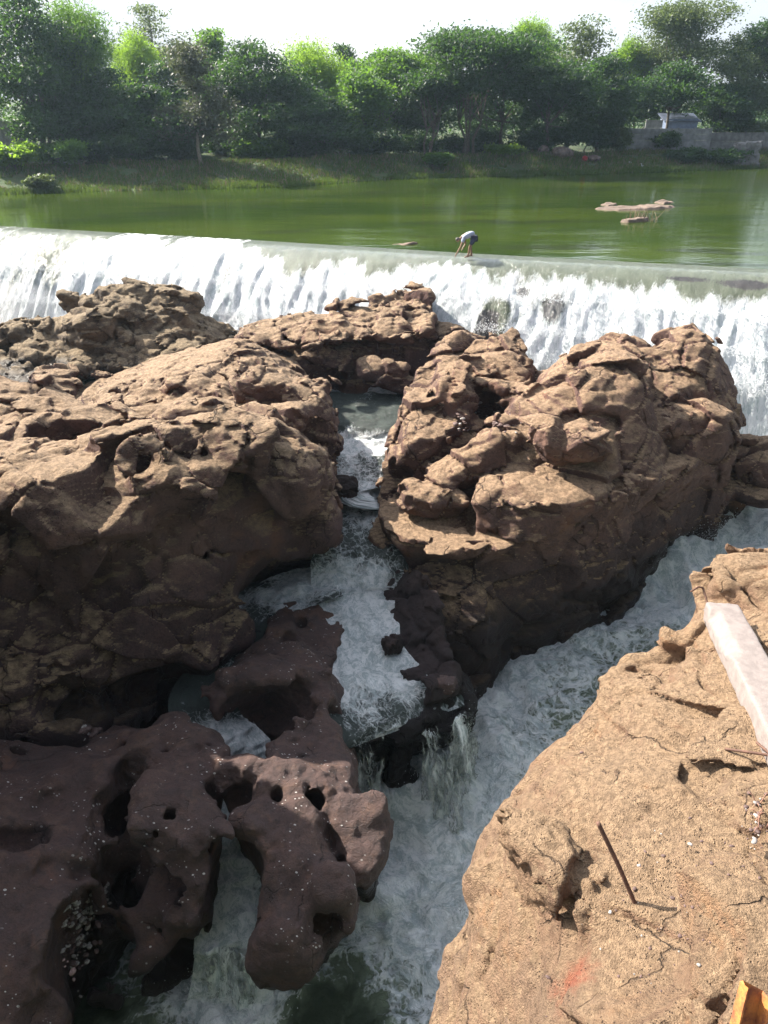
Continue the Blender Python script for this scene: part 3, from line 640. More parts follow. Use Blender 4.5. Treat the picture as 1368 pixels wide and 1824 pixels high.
# wet shelf left of it
f = loft([(-3.3, [(-80, 640), (0, 632), (60, 655), (130, 690), (60, 705), (-80, 720)])], [(-80, 640, -3.15), (0, 640, -3.2), (60, 660, -3.3), (130, 695, -3.5), (0, 700, -3.45)], k=.15)
rock('rock_shelf', f, M_isl, .08*Q, fractured(.7, 1.6, .08, .1, .05, .1, seed=2), 'low flat purplish wet rock shelf at the left edge below the rock island', 'rock')
# R2 long slab behind the stream
f = combo([
    loft([(-1.5, [(425, 590), (440, 575), (520, 560), (600, 558), (680, 548), (755, 533), (770, 560), (770, 590), (700, 605), (600, 610), (500, 618), (430, 612)]), (-2.05, [(422, 612), (420, 595), (440, 583), (520, 565), (600, 562), (680, 552), (765, 545), (773, 600), (700, 608), (600, 615), (500, 622)])],
         [(440, 575, -1.45), (520, 560, -1.35), (640, 545, -1.15), (755, 530, -.95), (765, 560, -1.25), (560, 585, -1.55), (430, 600, -1.7), (700, 575, -1.45)], k=.22, bottom=-2.15),
    loft([(-2.3, [(430, 610), (520, 620), (620, 612), (720, 602), (790, 592), (850, 600), ('w', 5, 31), ('w', -2, 31.5), ('w', -6, 31)]), (-4.3, [(440, 740), (560, 712), (640, 712), (730, 690), (800, 690), (860, 640), ('w', 6, 31.5), ('w', -2, 32), ('w', -7, 31)])],
         [(430, 612, -2.2), (600, 615, -2.1), (720, 603, -2.05), (800, 590, -2.1), (850, 600, -2.5)], k=.3),
    blob(690, 665, -3.0, (.95, .7, .6), (0, 10, 10)), blob(560, 650, -2.9, (1.2, .7, .8), (10, 0, 0)), blob(800, 605, -2.5, (.9, .6, .4))], k=.12)
f = combo([f], [(g_, .04) for g_, _ in cracks(f, [[(425, 606), (480, 618), (560, 616), (650, 612), (700, 604), (772, 600)]], .13)]+cracks(f, [[(557, 562), (552, 590), (560, 612)], [(650, 550), (655, 580), (648, 605)], [(700, 548), (704, 600)]], .07), k=.1)
rock('rock_slab', f, M_tan, .07*Q, fractured(1.3, 1.4, .10, .10, .045, .09, seed=3), 'long flat-topped brown rock slab behind the narrow stream, split by a horizontal crack', 'rock')
# R3 lit sloping ledge
f = combo([
    loft([(-1.6, [(395, 622), (430, 604), (480, 630), (500, 668), (430, 690), (380, 680)]), (-2.4, [(150, 705), (210, 670), (290, 632), (400, 606), (440, 606), (520, 640), (560, 690), (585, 720), (500, 760), (300, 770), (150, 740)]), (-4.6, [(60, 720), (140, 690), (260, 660), (420, 622), (500, 700), (590, 745), (590, 850), (300, 800), (60, 780)])],
         [(160, 695, -2.35), (230, 665, -2.1), (320, 635, -1.75), (430, 603, -1.45), (480, 640, -1.7), (400, 690, -1.85), (280, 735, -2.2), (480, 700, -2.), (560, 720, -2.6), (575, 740, -3.), (420, 740, -2.2)], k=.25),
    blob(460, 695, -1.72, (.75, .6, .55), (0, 0, 20), p=3), blob(530, 705, -1.95, (1., .65, .5), (0, 8, -10), p=3.5), blob(512, 745, -2.05, (.5, .4, .3)), blob(345, 705, -2.3, (1.1, .6, .6), (0, 0, 15)), blob(560, 775, -3., (.75, .8, 1.3))], k=.1)
rock('rock_ledge', f, M_tan, .06*Q, fractured(1.0, 2.2, .10, .09, .04, .09, seed=4, tilt=.45), 'sunlit tan rock ledge sloping down to the left above the big left cliff', 'rock')
# R4 big left cliff
f = combo([
    loft([(-1.4, [('w', -13, 15), (0, 890), (90, 850), (170, 850), (240, 880), (330, 800), (400, 775), (470, 775), (540, 800), (545, 770), (480, 745), (430, 730), (350, 735), (220, 755), (100, 790), ('w', -8.5, 20), ('w', -13, 20)]),
          (-2.5, [('w', -13, 14), (0, 960), (110, 945), (230, 960), (350, 930), (430, 900), (520, 870), (570, 850), (575, 790), (540, 760), ('w', -4, 20), ('w', -9, 22), ('w', -13, 22)]),
          (-3.8, [('w', -13, 13), (0, 1080), (120, 1060), (240, 1070), (340, 1040), (430, 990), (520, 965), (590, 950), (600, 900), (585, 830), (580, 780), ('w', -4, 22), ('w', -13, 23)]),
          (-4.9, [('w', -13, 12.5), (0, 1200), (130, 1190), (260, 1150), (360, 1110), (400, 1080), (440, 1020), (500, 1000), (580, 985), (605, 960), (598, 930), (590, 860), ('w', -4, 23), ('w', -13, 24)]),
          (-5.8, [('w', -13, 11), (0, 1290), (130, 1290), (230, 1230), (300, 1190), (380, 1195), (420, 1140), (385, 1090), (440, 1050), (470, 1005), (580, 990), (590, 960), ('w', -2.2, 20), ('w', -4, 23), ('w', -13, 24)]),
          (-7.5, [('w', -13, 10), (0, 1400), (200, 1400), (240, 1300), (330, 1240), (380, 1230), (410, 1180), (390, 1110), (470, 1050), (580, 1010), ('w', -2.2, 20), ('w', -13, 24)])],
         [('w', -12, 15, -1.6), (0, 870, -1.25), (60, 830, -1.10), (150, 820, -1.10), (250, 800, -0.85), (300, 760, -0.70), (380, 735, -0.60), (440, 735, -0.70), (500, 760, -0.95), (545, 790, -1.40), (180, 760, -1.25), (90, 760, -1.60), (0, 780, -1.50), (0, 730, -1.40), (100, 720, -1.40), (230, 735, -1.10), ('w', -9, 21.5, -2.3), ('w', -12, 20, -1.8), (240, 850, -1.10), (340, 810, -1.00), (480, 800, -1.10), (570, 850, -2.30)], k=.4),
    blob(390, 775, -1.05, (1.5, 1., .55), (5, 0, -10)), blob(100, 860, -1.45, (1.9, .9, .5), (8, 0, 10)), blob(255, 800, -.95, (.9, .7, .45)), blob(320, 860, -1.65, (.9, .8, .7)), blob(495, 850, -2.2, (1.2, 1., 1.)), blob(560, 940, -3.9, (.7, .8, .6)),
    blob(180, 930, -2.2, (1.1, .9, .8)), blob(60, 1000, -3.2, (1.4, .8, .8)), blob(20, 705, -1.5, (2.2, 1.2, .4)), blob(415, 1120, -5.6, (.35, .4, .45))],
    [(blob(130, 775, -1.75, (1.5, .6, .55), (0, 0, 12)), .15), (blob(258, 838, -1.4, (.3, .5, .45)), .1), (blob(285, 1225, -6.2, (1.0, .8, .7)), .2), (blob(530, 985, -5.3, (1.2, 1.0, .55), (0, 10, 0)), .2), (blob(345, 985, -3.7, (.45, .5, .8)), .2), (blob(100, 1260, -5.6, (.7, .6, .5)), .15)], k=.2)
f = combo([f], cracks(f, [([(0, 935), (60, 900), (110, 870), (160, 858), (215, 830)], .15), [(215, 830), (220, 870), (245, 905), (230, 960), (215, 1010)], [(320, 820), (330, 870), (320, 930), (290, 990)], ([(430, 745), (445, 800), (430, 860), (470, 900), (485, 940)], .12),
    [(60, 1060), (130, 1050), (210, 1010), (290, 975)], [(240, 1010), (250, 1060), (310, 1090), (370, 1080)], [(0, 800), (60, 790), (120, 800)], [(370, 1060), (360, 1080), (420, 1060)], [(330, 800), (390, 810), (440, 800)], [(540, 800), (500, 860), (520, 920), (590, 930)], [(60, 1180), (120, 1200), (180, 1170), (260, 1180)], [(120, 1060), (115, 1120), (60, 1180)]], .09), k=.1)
rock('rock_cliff', f, M_tan, .055*Q, fractured(1.5, 1.5, .11, .13, .035, .045, seed=5, tilt=.1), 'huge brown rock cliff filling the left, lit on top and shaded on its face', 'cliff', clip=(-12.5, None, None, 23.5, None, None))
# unseen bank added off to the left to shade the lower left rocks
f = loft([(5., [('w', -17, 7), ('w', -11.4, 6.5), ('w', -10.6, 10), ('w', -10.7, 14.8), ('w', -17, 15.5)]), (-2, [('w', -18, 5), ('w', -11, 5), ('w', -10, 10), ('w', -10.4, 14.9), ('w', -18, 16)]), (-9.8, [('w', -19, 3), ('w', -9.4, 3), ('w', -9.1, 10), ('w', -10, 14), ('w', -19, 17)])],
         [('w', -15, 12, 6.2), ('w', -11, 12, 5.6), ('w', -11, 8, 5.), ('w', -17, 8, 5.2), ('w', -12, 14.6, 5.4)], k=.5)
rock('shade_bank', f, M_tan, .14, fractured(1.8, 1.5, .2, .12, .06, .2, seed=6), 'tall brown rock bank added out of view on the left to shade the pothole rocks', 'cliff')
# R5 right rock mass
f = combo([
    loft([(-4.2, [(672, 915), (690, 880), (740, 850), (800, 850), (900, 860), (1000, 850), (1150, 800), (1260, 760), (1310, 740), ('w', 12.3, 24), ('w', 9, 26), ('w', 3, 24.5), ('w', 1.0, 22), (700, 820), (690, 850)]),
          (-4.25, [(668, 940), (700, 965), (760, 980), (850, 988), (930, 965), (1020, 935), (1120, 880), (1230, 830), (1345, 790), ('w', 12.8, 24), ('w', 9, 26), ('w', 3, 24.5), ('w', .9, 22), (695, 830), (680, 880)]),
          (-5.1, [(672, 960), (720, 1000), (850, 1010), (940, 1000), (1040, 975), (1150, 935), (1260, 890), (1362, 830), ('w', 13., 24), ('w', 9, 26), ('w', 3, 24.5), ('w', .9, 21)]),
          (-6.4, [(690, 1020), (720, 1080), (790, 1130), (870, 1130), (950, 1050), (1030, 1000), (1130, 985), (1210, 950), (1310, 920), (1370, 870), ('w', 13., 24), ('w', 9, 26), ('w', 2, 22)]),
          (-8.6, [(720, 1130), (760, 1220), (825, 1300), (860, 1250), (875, 1190), (950, 1090), (1030, 1040), (1130, 1040), (1210, 1000), (1320, 960), ('w', 13., 24), ('w', 9, 26), ('w', 2, 20)])],
         [(680, 930, -4.0), (690, 870, -3.6), (760, 880, -3.65), (850, 900, -3.9), (850, 985, -4.1), (1000, 900, -3.7), (1150, 850, -3.6), (1300, 790, -3.8), (900, 860, -3.4), (1360, 800, -4.6), ('w', 8, 25, -3), ('w', 3, 24, -3.)], k=.25),
    # main mass
    loft([(-1.0, [(1010, 650), (1040, 607), (1110, 598), (1180, 607), (1165, 650), (1140, 700), (1080, 705), (1010, 690)]),
          (-1.9, [(905, 735), (935, 700), (965, 665), (1010, 630), ('w', 5.8, 24.5), ('w', 9, 25), (1250, 640), (1215, 705), (1150, 765), (1060, 760), (940, 755)]),
          (-2.4, [(895, 770), (905, 735), (935, 700), ('w', 4.8, 24), ('w', 9.3, 25.1), (1275, 690), (1250, 750), (1160, 795), (1090, 815), (1000, 820), (925, 805)]),
          (-3.2, [(850, 880), (860, 830), (890, 790), (930, 740), ('w', 4.5, 23.5), ('w', 9.5, 25.3), (1290, 700), (1290, 785), (1200, 845), (1100, 885), (1000, 900), (900, 890)]),
          (-4.3, [(850, 950), (870, 840), ('w', 4, 23), ('w', 10, 25.5), (1310, 770), (1310, 830), (1200, 880), (1100, 930), (1000, 955), (920, 968)])],
         [(1010, 625, -.95), (1060, 602, -.8), (1120, 598, -.8), (1180, 610, -1.0), (1150, 680, -1.1), (1080, 670, -1.0), (960, 670, -1.5), (920, 715, -1.8), (1000, 720, -1.6), (1130, 720, -1.6), (1250, 700, -2.0), (1180, 780, -2.9), (900, 790, -2.9), (1280, 740, -2.9)], k=.3),
    # right summit
    loft([(-1.0, [(1150, 625), (1165, 600), (1250, 590), (1290, 625), (1270, 650), (1200, 655)]), (-2.2, [(1145, 660), (1155, 620), ('w', 9.8, 26), ('w', 11.6, 25.4), (1305, 690), (1265, 715), (1180, 730)]), (-4., [(1150, 760), ('w', 9, 26), ('w', 12.0, 25.3), (1330, 760), (1300, 830), (1200, 850)])],
         [(1160, 600, -1.0), (1250, 590, -.75), (1290, 625, -1.0), (1230, 640, -1.1), (1300, 680, -2.)], k=.25),
    loft([(-1.45, [(775, 650), (790, 615), (870, 600), (930, 610), (950, 640), (955, 670), (935, 690), (880, 670), (830, 680), (800, 690)]), (-2.9, [(770, 740), (775, 680), ('w', 2.0, 24.8), ('w', 4.5, 25.4), (965, 700), (935, 745), (850, 745), (800, 760)])],
         [(790, 620, -1.5), (870, 603, -1.25), (930, 612, -1.35), (900, 650, -1.5), (820, 670, -1.6), (955, 665, -1.8)], k=.22),
    # left block of the ring
    loft([(-2.2, [(712, 720), (725, 690), (765, 668), (810, 672), (830, 710), (830, 745), (795, 760), (740, 760)]), (-3.3, [(700, 830), (708, 770), (720, 730), (830, 730), (835, 790), (800, 810), (740, 825)]), (-4.3, [(685, 870), (695, 810), (840, 800), (860, 860), (780, 880)])],
         [(715, 700, -2.25), (760, 668, -2.0), (810, 675, -2.05), (825, 740, -2.5), (740, 740, -2.4)], k=.18),
    blob(870, 820, -3.0, (1.2, .35, .55), (0, -28, 25), p=3), blob(905, 775, -2.75, (.6, .4, .5), (0, 0, 20), p=3), blob(925, 835, -3.35, (.6, .45, .5), (10, -20, 10), p=4), blob(840, 850, -3.55, (1.0, .5, .55), (0, 0, 10), p=3),
    blob(770, 895, -3.85, (1.1, .6, .45), (5, 5, 5), p=3), blob(1335, 830, -4.7, (1.0, 1.2, 1.1)), blob(1070, 690, -1.5, (1.5, .5, .5), (0, 0, 12)), blob(1220, 780, -3.1, (1.4, 1.0, 1.1)), blob(800, 740, -2.7, (.5, .5, .6))],
    [(blob(868, 742, -3.0, (.85, .95, 1.15), (0, 0, 10), p=2.2), .12), (blob(900, 715, -2.6, (.95, .5, .45), (0, 8, 10)), .15), (blob(845, 800, -3.15, (.85, .55, .65), (0, -15, 10)), .15), (blob(1078, 634, -1.0, (.55, .35, .16)), .06), (blob(1200, 695, -2.35, (.55, .35, .5)), .1), (blob(828, 1135, -7.1, (.2, .3, .22)), .05), (blob(815, 700, -2.3, (.10, .5, .7), (0, 25, 0)), .06), (blob(715, 855, -4.0, (.35, .5, .7)), .1), (blob(1350, 680, -2.4, (.5, .7, .9)), .15)], k=.12)
f = combo([f], cracks(f, [([(1158, 650), (1140, 700), (1125, 740), (1110, 790), (1115, 850)], .13), ([(672, 955), (720, 968), (790, 978), (850, 990), (900, 978), (960, 960)], .12), [(960, 700), (1010, 740), (1080, 755), (1140, 740)], [(910, 725), (960, 745), (1030, 760), (1100, 775)], [(700, 880), (760, 910), (840, 930), (900, 920), (990, 910), (1080, 890), (1200, 850)], [(965, 630), (955, 680), (960, 740)], [(905, 640), (903, 680), (905, 700)], [(1130, 840), (1180, 850), (1230, 830)], [(940, 860), (960, 880), (940, 940)], ([(780, 640), (830, 625), (900, 622), (950, 640)], .13), [(1010, 640), (1060, 660), (1140, 655)], [(870, 1000), (920, 1020), (1000, 990)], [(960, 890), (965, 940)], [(1120, 640), (1240, 620)], [(840, 900), (845, 990)]], .085), k=.1)
rock('rock_mass', f, M_tanR, .06*Q, fractured(1.6, 1.4, .11, .13, .035, .045, seed=8, tilt=-.1), 'great brown rock mass right of the narrow stream with a scooped round hollow', 'rock')
f5 = f
q = hit(f5, 1008, 790, t0=10); f = blob(q[0], q[1]-.42, q[2]+.28, (1.0, .62, .42), (6, 2, 5), p=4, world=True)
rock('boulder', f, M_tanR, .04*Q, fractured(.9, 1.3, .09, .06, .03, .06, seed=9), 'pale angular block resting on the front of the right rock mass', 'boulder', 'boulders')
# bed of the stream, its lip over the gorge
f = combo([
    loft([(-5.4, [(590, 985), (640, 975), (690, 985), (770, 1060), (810, 1130), (775, 1150), (735, 1100), (700, 1055), (660, 1030), (600, 1040)]), (-6.6, [(440, 1040), (560, 1010), (640, 960), (760, 1080), (820, 1200), (866, 1262), (815, 1288), (770, 1306), (735, 1306), (690, 1308), (660, 1316), (615, 1312), (600, 1260), (600, 1180), (500, 1120), (400, 1190), (350, 1270), (240, 1240), (330, 1160), (400, 1090)]),
          (-8.8, [(440, 1060), (560, 1030), (640, 970), (780, 1140), (840, 1260), (862, 1300), (815, 1330), (740, 1345), (690, 1350), (640, 1350), (600, 1330), (560, 1250), (400, 1250), (240, 1300), (200, 1240)])],
         [(440, 1070, -6.25), (500, 1050, -6.15), (640, 985, -5.5), (640, 1055, -6.1), (655, 1150, -6.35), (700, 1250, -6.55), (640, 1290, -6.62), (700, 1300, -6.62), (760, 1290, -6.6), (850, 1262, -6.6), (720, 1040, -5.35), (750, 1085, -5.5), (790, 1140, -5.75), (800, 1200, -6.1), (700, 1120, -6.15), (400, 1180, -6.5), (350, 1250, -6.8), (250, 1230, -6.8)], k=.15),
    blob(716, 1345, -7.6, (.36, .30, 1.1), (8, 4, 20), p=4), blob(700, 1150, -6.1, (.3, .22, .22), (0, 10, 20), p=3.5), blob(785, 1222, -6.15, (.5, .3, .25), p=3.5), blob(740, 1200, -6.3, (.5, .4, .2))], k=.08)
rock('rock_bed', f, M_dark, .05*Q, fractured(1.0, 1.2, .06, .08, .04, .07, seed=11, fac=.42), 'black wet rock bed under the cascades, split by two falls into the gorge', 'rock')
def stone(px, py, z, r, label, mat, seed, rot=(0, 0, 0), p=3.2, group='boulders', h=.03, cat='boulder', amp=.05):
    f = blob(px, py, z, r, rot, p=p)
    return rock('boulder', f, mat, h, fractured(max(r)*.9, 1.2, amp, amp*.6, .03, amp, seed=seed), label, cat, group, pad=.15)
stone(605, 872, -4.55, (.5, .45, .38), 'black wet boulder on the left bank where the stream narrows', M_dark, 21, (0, 5, 10))
stone(700, 1148, -5.9, (.24, .2, .2), 'small dark angular stone parting the white cascade', M_dark, 22, (0, 10, 20), p=4)
stone(788, 1220, -6.05, (.36, .2, .16), 'small reddish brown flat rock beside the lower cascade', M_worn, 23, (0, 0, 5))
stone(205, 643, -3.15, (.42, .3, .22), 'pale grey stone below the rock island', M_isl, 24, (0, 5, 5))
stone(150, 655, -3.2, (.62, .5, .42), 'pointed dark stone between the rock island and the sunlit ledge', M_isl, 25, (5, 20, 10), p=2.2)
stone(105, 675, -3.4, (.85, .6, .42), 'broad orange tinted stone left of the pointed dark stone', M_tan, 26, (0, 0, 10))
stone(310, 640, -2.45, (.7, .22, .12), 'thin pale slab leaning at the top of the sunlit ledge', M_isl, 27, (0, -16, 20), p=4)
stone(185, 672, -3.45, (.35, .3, .2), 'small orange stone at the edge of the little green pool', M_tan, 28)
stone(262, 640, -3.2, (.3, .2, .13), 'small pale flat stone in the shadow of the rock island', M_isl, 29)
# R7 pothole rocks between the two streams
T7 = -5.7
f = combo([
    loft([(-5.6, [(400, 1195), (440, 1168), (480, 1162), (470, 1135), (480, 1125), (520, 1135), (560, 1170), (585, 1215), (605, 1265), (600, 1290), (570, 1268), (545, 1262), (565, 1245), (520, 1212), (450, 1218), (420, 1250), (405, 1262), (380, 1240)]),
          (-6.6, [(372, 1250), (400, 1180), (470, 1140), (540, 1130), (600, 1180), (630, 1260), (620, 1300), (560, 1290), (510, 1318), (480, 1305), (440, 1285), (392, 1272)]), (-9.4, [(392, 1330), (410, 1220), (470, 1180), (560, 1180), (610, 1240), (630, 1330), (560, 1340), (500, 1365), (480, 1345), (420, 1335)])],
         [(400, 1215, -5.75), (480, 1165, -5.45), (480, 1130, -5.6), (560, 1190, -5.65), (600, 1265, -5.9), (390, 1255, -5.95), (440, 1195, -5.5)], k=.16),
    loft([(-6.0, [(470, 1085), (505, 1078), (560, 1078), (610, 1082), (625, 1105), (600, 1150), (585, 1185), (560, 1150), (520, 1138), (475, 1130)]), (-7.8, [(470, 1110), (560, 1100), (630, 1120), (620, 1240), (560, 1230), (470, 1180)])],
         [(475, 1095, -6.0), (540, 1090, -5.8), (610, 1100, -5.95), (590, 1160, -6.0), (500, 1130, -5.85)], k=.14),
    loft([(-5.9, [(475, 1330), (500, 1312), (545, 1280), (575, 1262), (605, 1285), (622, 1330), (628, 1400), (610, 1435), (575, 1440), (560, 1470), (575, 1500), (600, 1570), (628, 1600), (625, 1640), (590, 1640), (520, 1600), (480, 1560), (460, 1510), (430, 1485), (415, 1450), (430, 1435), (395, 1415), (388, 1388), (420, 1375), (465, 1378), (480, 1360)]),
          (-6.7, [(480, 1392), (500, 1340), (580, 1290), (625, 1310), (640, 1400), (630, 1440), (590, 1480), (600, 1540), (640, 1600), (635, 1660), (560, 1690), (500, 1680), (450, 1640), (468, 1580), (474, 1530), (440, 1490), (412, 1460), (402, 1425)]),
          (-9.6, [(490, 1470), (560, 1350), (640, 1400), (640, 1500), (640, 1640), (620, 1720), (560, 1745), (500, 1740), (455, 1700), (470, 1620), (440, 1540)])],
         [(500, 1330, -5.7), (570, 1290, -5.75), (620, 1400, -5.95), (430, 1395, -5.75), (440, 1450, -5.75), (520, 1400, -5.6), (520, 1480, -5.8), (520, 1560, -6.05), (600, 1600, -6.3), (560, 1630, -6.4), (490, 1640, -6.55), (570, 1510, -6.0)], k=.18),
    loft([(-6.05, [(585, 1445), (605, 1430), (660, 1428), (695, 1445), (700, 1475), (690, 1510), (665, 1540), (640, 1545), (620, 1500), (600, 1480)]), (-7.0, [(600, 1490), (620, 1440), (705, 1460), (700, 1530), (670, 1580), (640, 1590), (610, 1550)]), (-9.4, [(590, 1540), (640, 1500), (690, 1560), (660, 1620), (600, 1620)])],
         [(600, 1445, -6.0), (650, 1430, -5.9), (698, 1460, -6.05), (660, 1520, -6.3)], k=.16),
    blob(480, 1215, -5.75, (1.25, .32, .35), (0, 0, 3)), blob(400, 1262, -6.1, (.3, .3, .4)), blob(440, 1465, -5.95, (.42, .35, .35)), blob(595, 1590, -6.2, (.4, .4, .4)), blob(500, 1130, -5.75, (.4, .3, .25)), blob(425, 1385, -5.9, (.45, .25, .3)), blob(512, 1690, -7.2, (.7, .6, .8))],
    [(blob(480, 1258, -6.15, (.95, .52, .55), (-20, 0, 6), p=2.2), .12), (blob(470, 1285, -6.7, (.8, .6, .5), p=2.2), .15), hole(555, 1412, -5.75, .27, .30, 1.6, -12, .08), hole(493, 1407, -5.62, .11, .11, .6, 0), (blob(533, 1112, -5.95, (.17, .2, .35)), .06), (blob(520, 1140, -5.75, (.22, .16, .3)), .05), hole(598, 1478, -6.05, .12, .3, 2.4, 0, .05), hole(606, 1520, -6.15, .17, .32, 3.0, 12, .05), hole(622, 1560, -6.3, .15, .25, 3.0, 20, .05),
     hole(492, 1640, -6.55, .24, .14, .6, 0), (blob(528, 1318, -5.72, (.18, .09, .10)), .04), (blob(463, 1215, -5.45, (.10, .05, .08)), .03), (blob(455, 1155, -5.5, (.16, .1, .12)), .04), (blob(472, 1165, -5.5, (.16, .08, .14)), .04), (blob(425, 1428, -6.1, (.28, .25, .4)), .1), (blob(575, 1640, -6.8, (.3, .3, .3)), .15), (blob(535, 1345, -5.75, (.05, .04, .1)), .02)], k=.14)
rock('rock_potholed', f, M_worn, .036*Q, waterworn(.14, .17, 1), 'smooth purple brown rock full of potholes, standing between the two streams', 'pothole rock')
f7 = f
# R6 pothole rocks bottom left
f = combo([
    loft([(-5.7, [('w', -8.6, 11.6), (0, 1330), (60, 1318), (140, 1335), (200, 1290), (290, 1278), (345, 1290), (385, 1300), (392, 1345), (378, 1395), (380, 1440), (388, 1480), (382, 1515), (350, 1560), (300, 1540), (262, 1510), (235, 1485), (228, 1450), (232, 1415), (255, 1380), (262, 1345), (235, 1325), (215, 1350), (195, 1385), (160, 1430), (165, 1480), (168, 1520), (130, 1530), (80, 1560), (70, 1620), (72, 1680), (100, 1700), (130, 1780), (100, 1830), ('w', -5.2, 5.2), ('w', -8.6, 5)]),
          (-6.9, [('w', -8.8, 11.8), (0, 1350), (140, 1355), (200, 1305), (290, 1295), (385, 1320), (392, 1400), (390, 1500), (372, 1585), (350, 1650), (290, 1650), (262, 1560), (246, 1510), (240, 1450), (262, 1400), (268, 1360), (238, 1345), (205, 1400), (176, 1445), (178, 1500), (188, 1560), (150, 1580), (120, 1640), (135, 1720), (150, 1760), (110, 1850), ('w', -5, 4.6), ('w', -8.8, 4.5)]),
          (-9.6, [('w', -9, 12), (0, 1400), (200, 1360), (400, 1370), (400, 1500), (380, 1640), (370, 1730), (300, 1760), (200, 1770), (100, 1840), ('w', -5.2, 4.4), ('w', -9, 4)])],
         [(0, 1335, -5.75), (140, 1345, -5.75), (290, 1290, -5.65), (385, 1310, -5.8), (200, 1400, -5.6), (60, 1420, -5.45), (120, 1480, -5.5), (300, 1390, -5.55), (340, 1460, -5.6), (280, 1490, -5.7), (350, 1540, -6.0), (40, 1560, -5.6), (30, 1640, -5.8), (60, 1720, -6.0), (100, 1800, -6.6), (150, 1560, -5.75), (250, 1560, -6.2), (0, 1800, -6.)], k=.2),
    loft([(-7.2, [(170, 1620), (230, 1560), (300, 1545), (360, 1560), (365, 1610), (340, 1650), (290, 1700), (260, 1740), (210, 1740), (160, 1720)]), (-9.5, [(150, 1660), (260, 1560), (390, 1600), (380, 1720), (250, 1790), (130, 1780)])],
         [(200, 1600, -6.9), (300, 1560, -6.6), (350, 1600, -6.8), (250, 1680, -7.4), (190, 1720, -7.6)], k=.25),
    blob(310, 1460, -5.8, (.85, .62, .4), (0, 5, 0)), blob(60, 1690, -6.3, (.9, 1.1, .6)), blob(310, 1330, -5.8, (.8, .4, .3)), blob(190, 1740, -8.3, (.55, .4, .7)), blob(30, 1470, -5.75, (.9, .6, .4))],
    [hole(240, 1365, -5.65, .20, .36, 2.2, -30, .1), hole(222, 1395, -5.62, .30, .42, 2.4, -40, .1), hole(198, 1432, -5.6, .32, .42, 2.6, -25, .1), hole(180, 1480, -5.65, .30, .38, 2.4, 5, .1), hole(205, 1518, -6.0, .36, .30, 2.0, 0, .12), hole(225, 1490, -6.0, .3, .4, 1.6, 0, .12), hole(386, 1405, -5.9, .22, .16, 1.4, 0, .08), hole(225, 1330, -5.6, .3, .16, .3, 30, .1),
     hole(170, 1580, -5.9, .38, .30, 2.2, -20, .1), hole(125, 1615, -5.8, .40, .36, 2.3, -20, .1), hole(110, 1660, -5.85, .26, .34, 2.2, 0, .08), hole(145, 1685, -6.1, .30, .36, 2.0, 10, .08), hole(150, 1640, -6., .4, .5, 1.9, 0, .1),
     hole(298, 1350, -5.65, .20, .17, .9, 25), hole(305, 1452, -5.5, .21, .20, 1.1, 0), hole(352, 1372, -5.75, .09, .22, .7, -25), hole(366, 1412, -5.9, .22, .16, .6, 0, .08), hole(268, 1480, -5.65, .11, .08, .4), (blob(330, 1498, -5.85, (.22, .2, .22), (20, 0, 0)), .08), (blob(362, 1502, -6.05, (.18, .2, .3), (20, 0, 0)), .06),
     hole(18, 1333, -5.72, .24, .17, .7), hole(30, 1488, -5.5, .42, .20, .45, 15, .1), hole(42, 1503, -5.5, .16, .08, .5, 35), hole(15, 1567, -5.6, .26, .09, .45, -30), (blob(120, 1420, -5.45, (.5, .6, .26), (0, 0, 20)), .15), (blob(70, 1450, -5.3, (.55, .4, .22), (0, 0, -20)), .15), (blob(300, 1690, -8.2, (.4, .5, .8)), .12), (blob(330, 1700, -8.4, (.4, .5, .7)), .12), (blob(230, 1720, -8.6, (.3, .4, .5)), .1), (blob(280, 1560, -6.5, (.9, .4, .35), (30, 0, 0)), .15), (blob(345, 1590, -6.7, (.3, .3, .5)), .12), (blob(80, 1560, -5.6, (.3, .3, .2)), .1)], k=.16)
rock('rock_potholed', f, M_worn, .04*Q, waterworn(.20, .17, 2), 'dark purple brown rock with deep round potholes filling the bottom left corner', 'pothole rock', clip=(-8.9, None, 4.4, None, None, None))
f6 = f
# pebbles caught in the hollows
M_peb = simple('pebble', (.42, .38, .35), .8, .5, 30); M_peb2 = simple('pebble_brown', (.13, .08, .07), .8, .5, 30)
def pebbles(f, box, n, r, label, mats=(0.5,), seed=1, t0=4., cat='pebbles'):
    rg = random.Random(seed); V = []; F = []; MI = []
    ico = bmesh_ico()
    for i in range(n):
        px = rg.gauss(box[0], box[2]); py = rg.gauss(box[1], box[3]); q = hit(f, px, py, t0=t0, t1=32 if t0 > 2 else 9, n=900)
        if q is None: continue
        s = r*rg.choice((.4, .6, .8, 1., 1.7))*rg.uniform(.8, 1.25); a = rg.uniform(0, 6.28); sx, sy, sz = s*rg.uniform(.9, 1.7), s, s*.55
        v = ico[0]*np.array([sx, sy, sz]); v = v*(1+.15*np.sin(v[:, [1]]*9/s+i)); c, s_ = math.cos(a), math.sin(a)
        v = np.stack([v[:, 0]*c-v[:, 1]*s_, v[:, 0]*s_+v[:, 1]*c, v[:, 2]], 1)+q+np.array([0, 0, sz*.3])
        F.append(ico[1]+len(V)*len(ico[0])); V.append(v); MI += [0 if rg.random() < mats[0] else 1]*len(ico[1])
    o = mesh_np('pebbles', np.concatenate(V), np.concatenate(F), [M_peb, M_peb2], midx=MI); tag(o, label, cat, kind='stuff'); return o

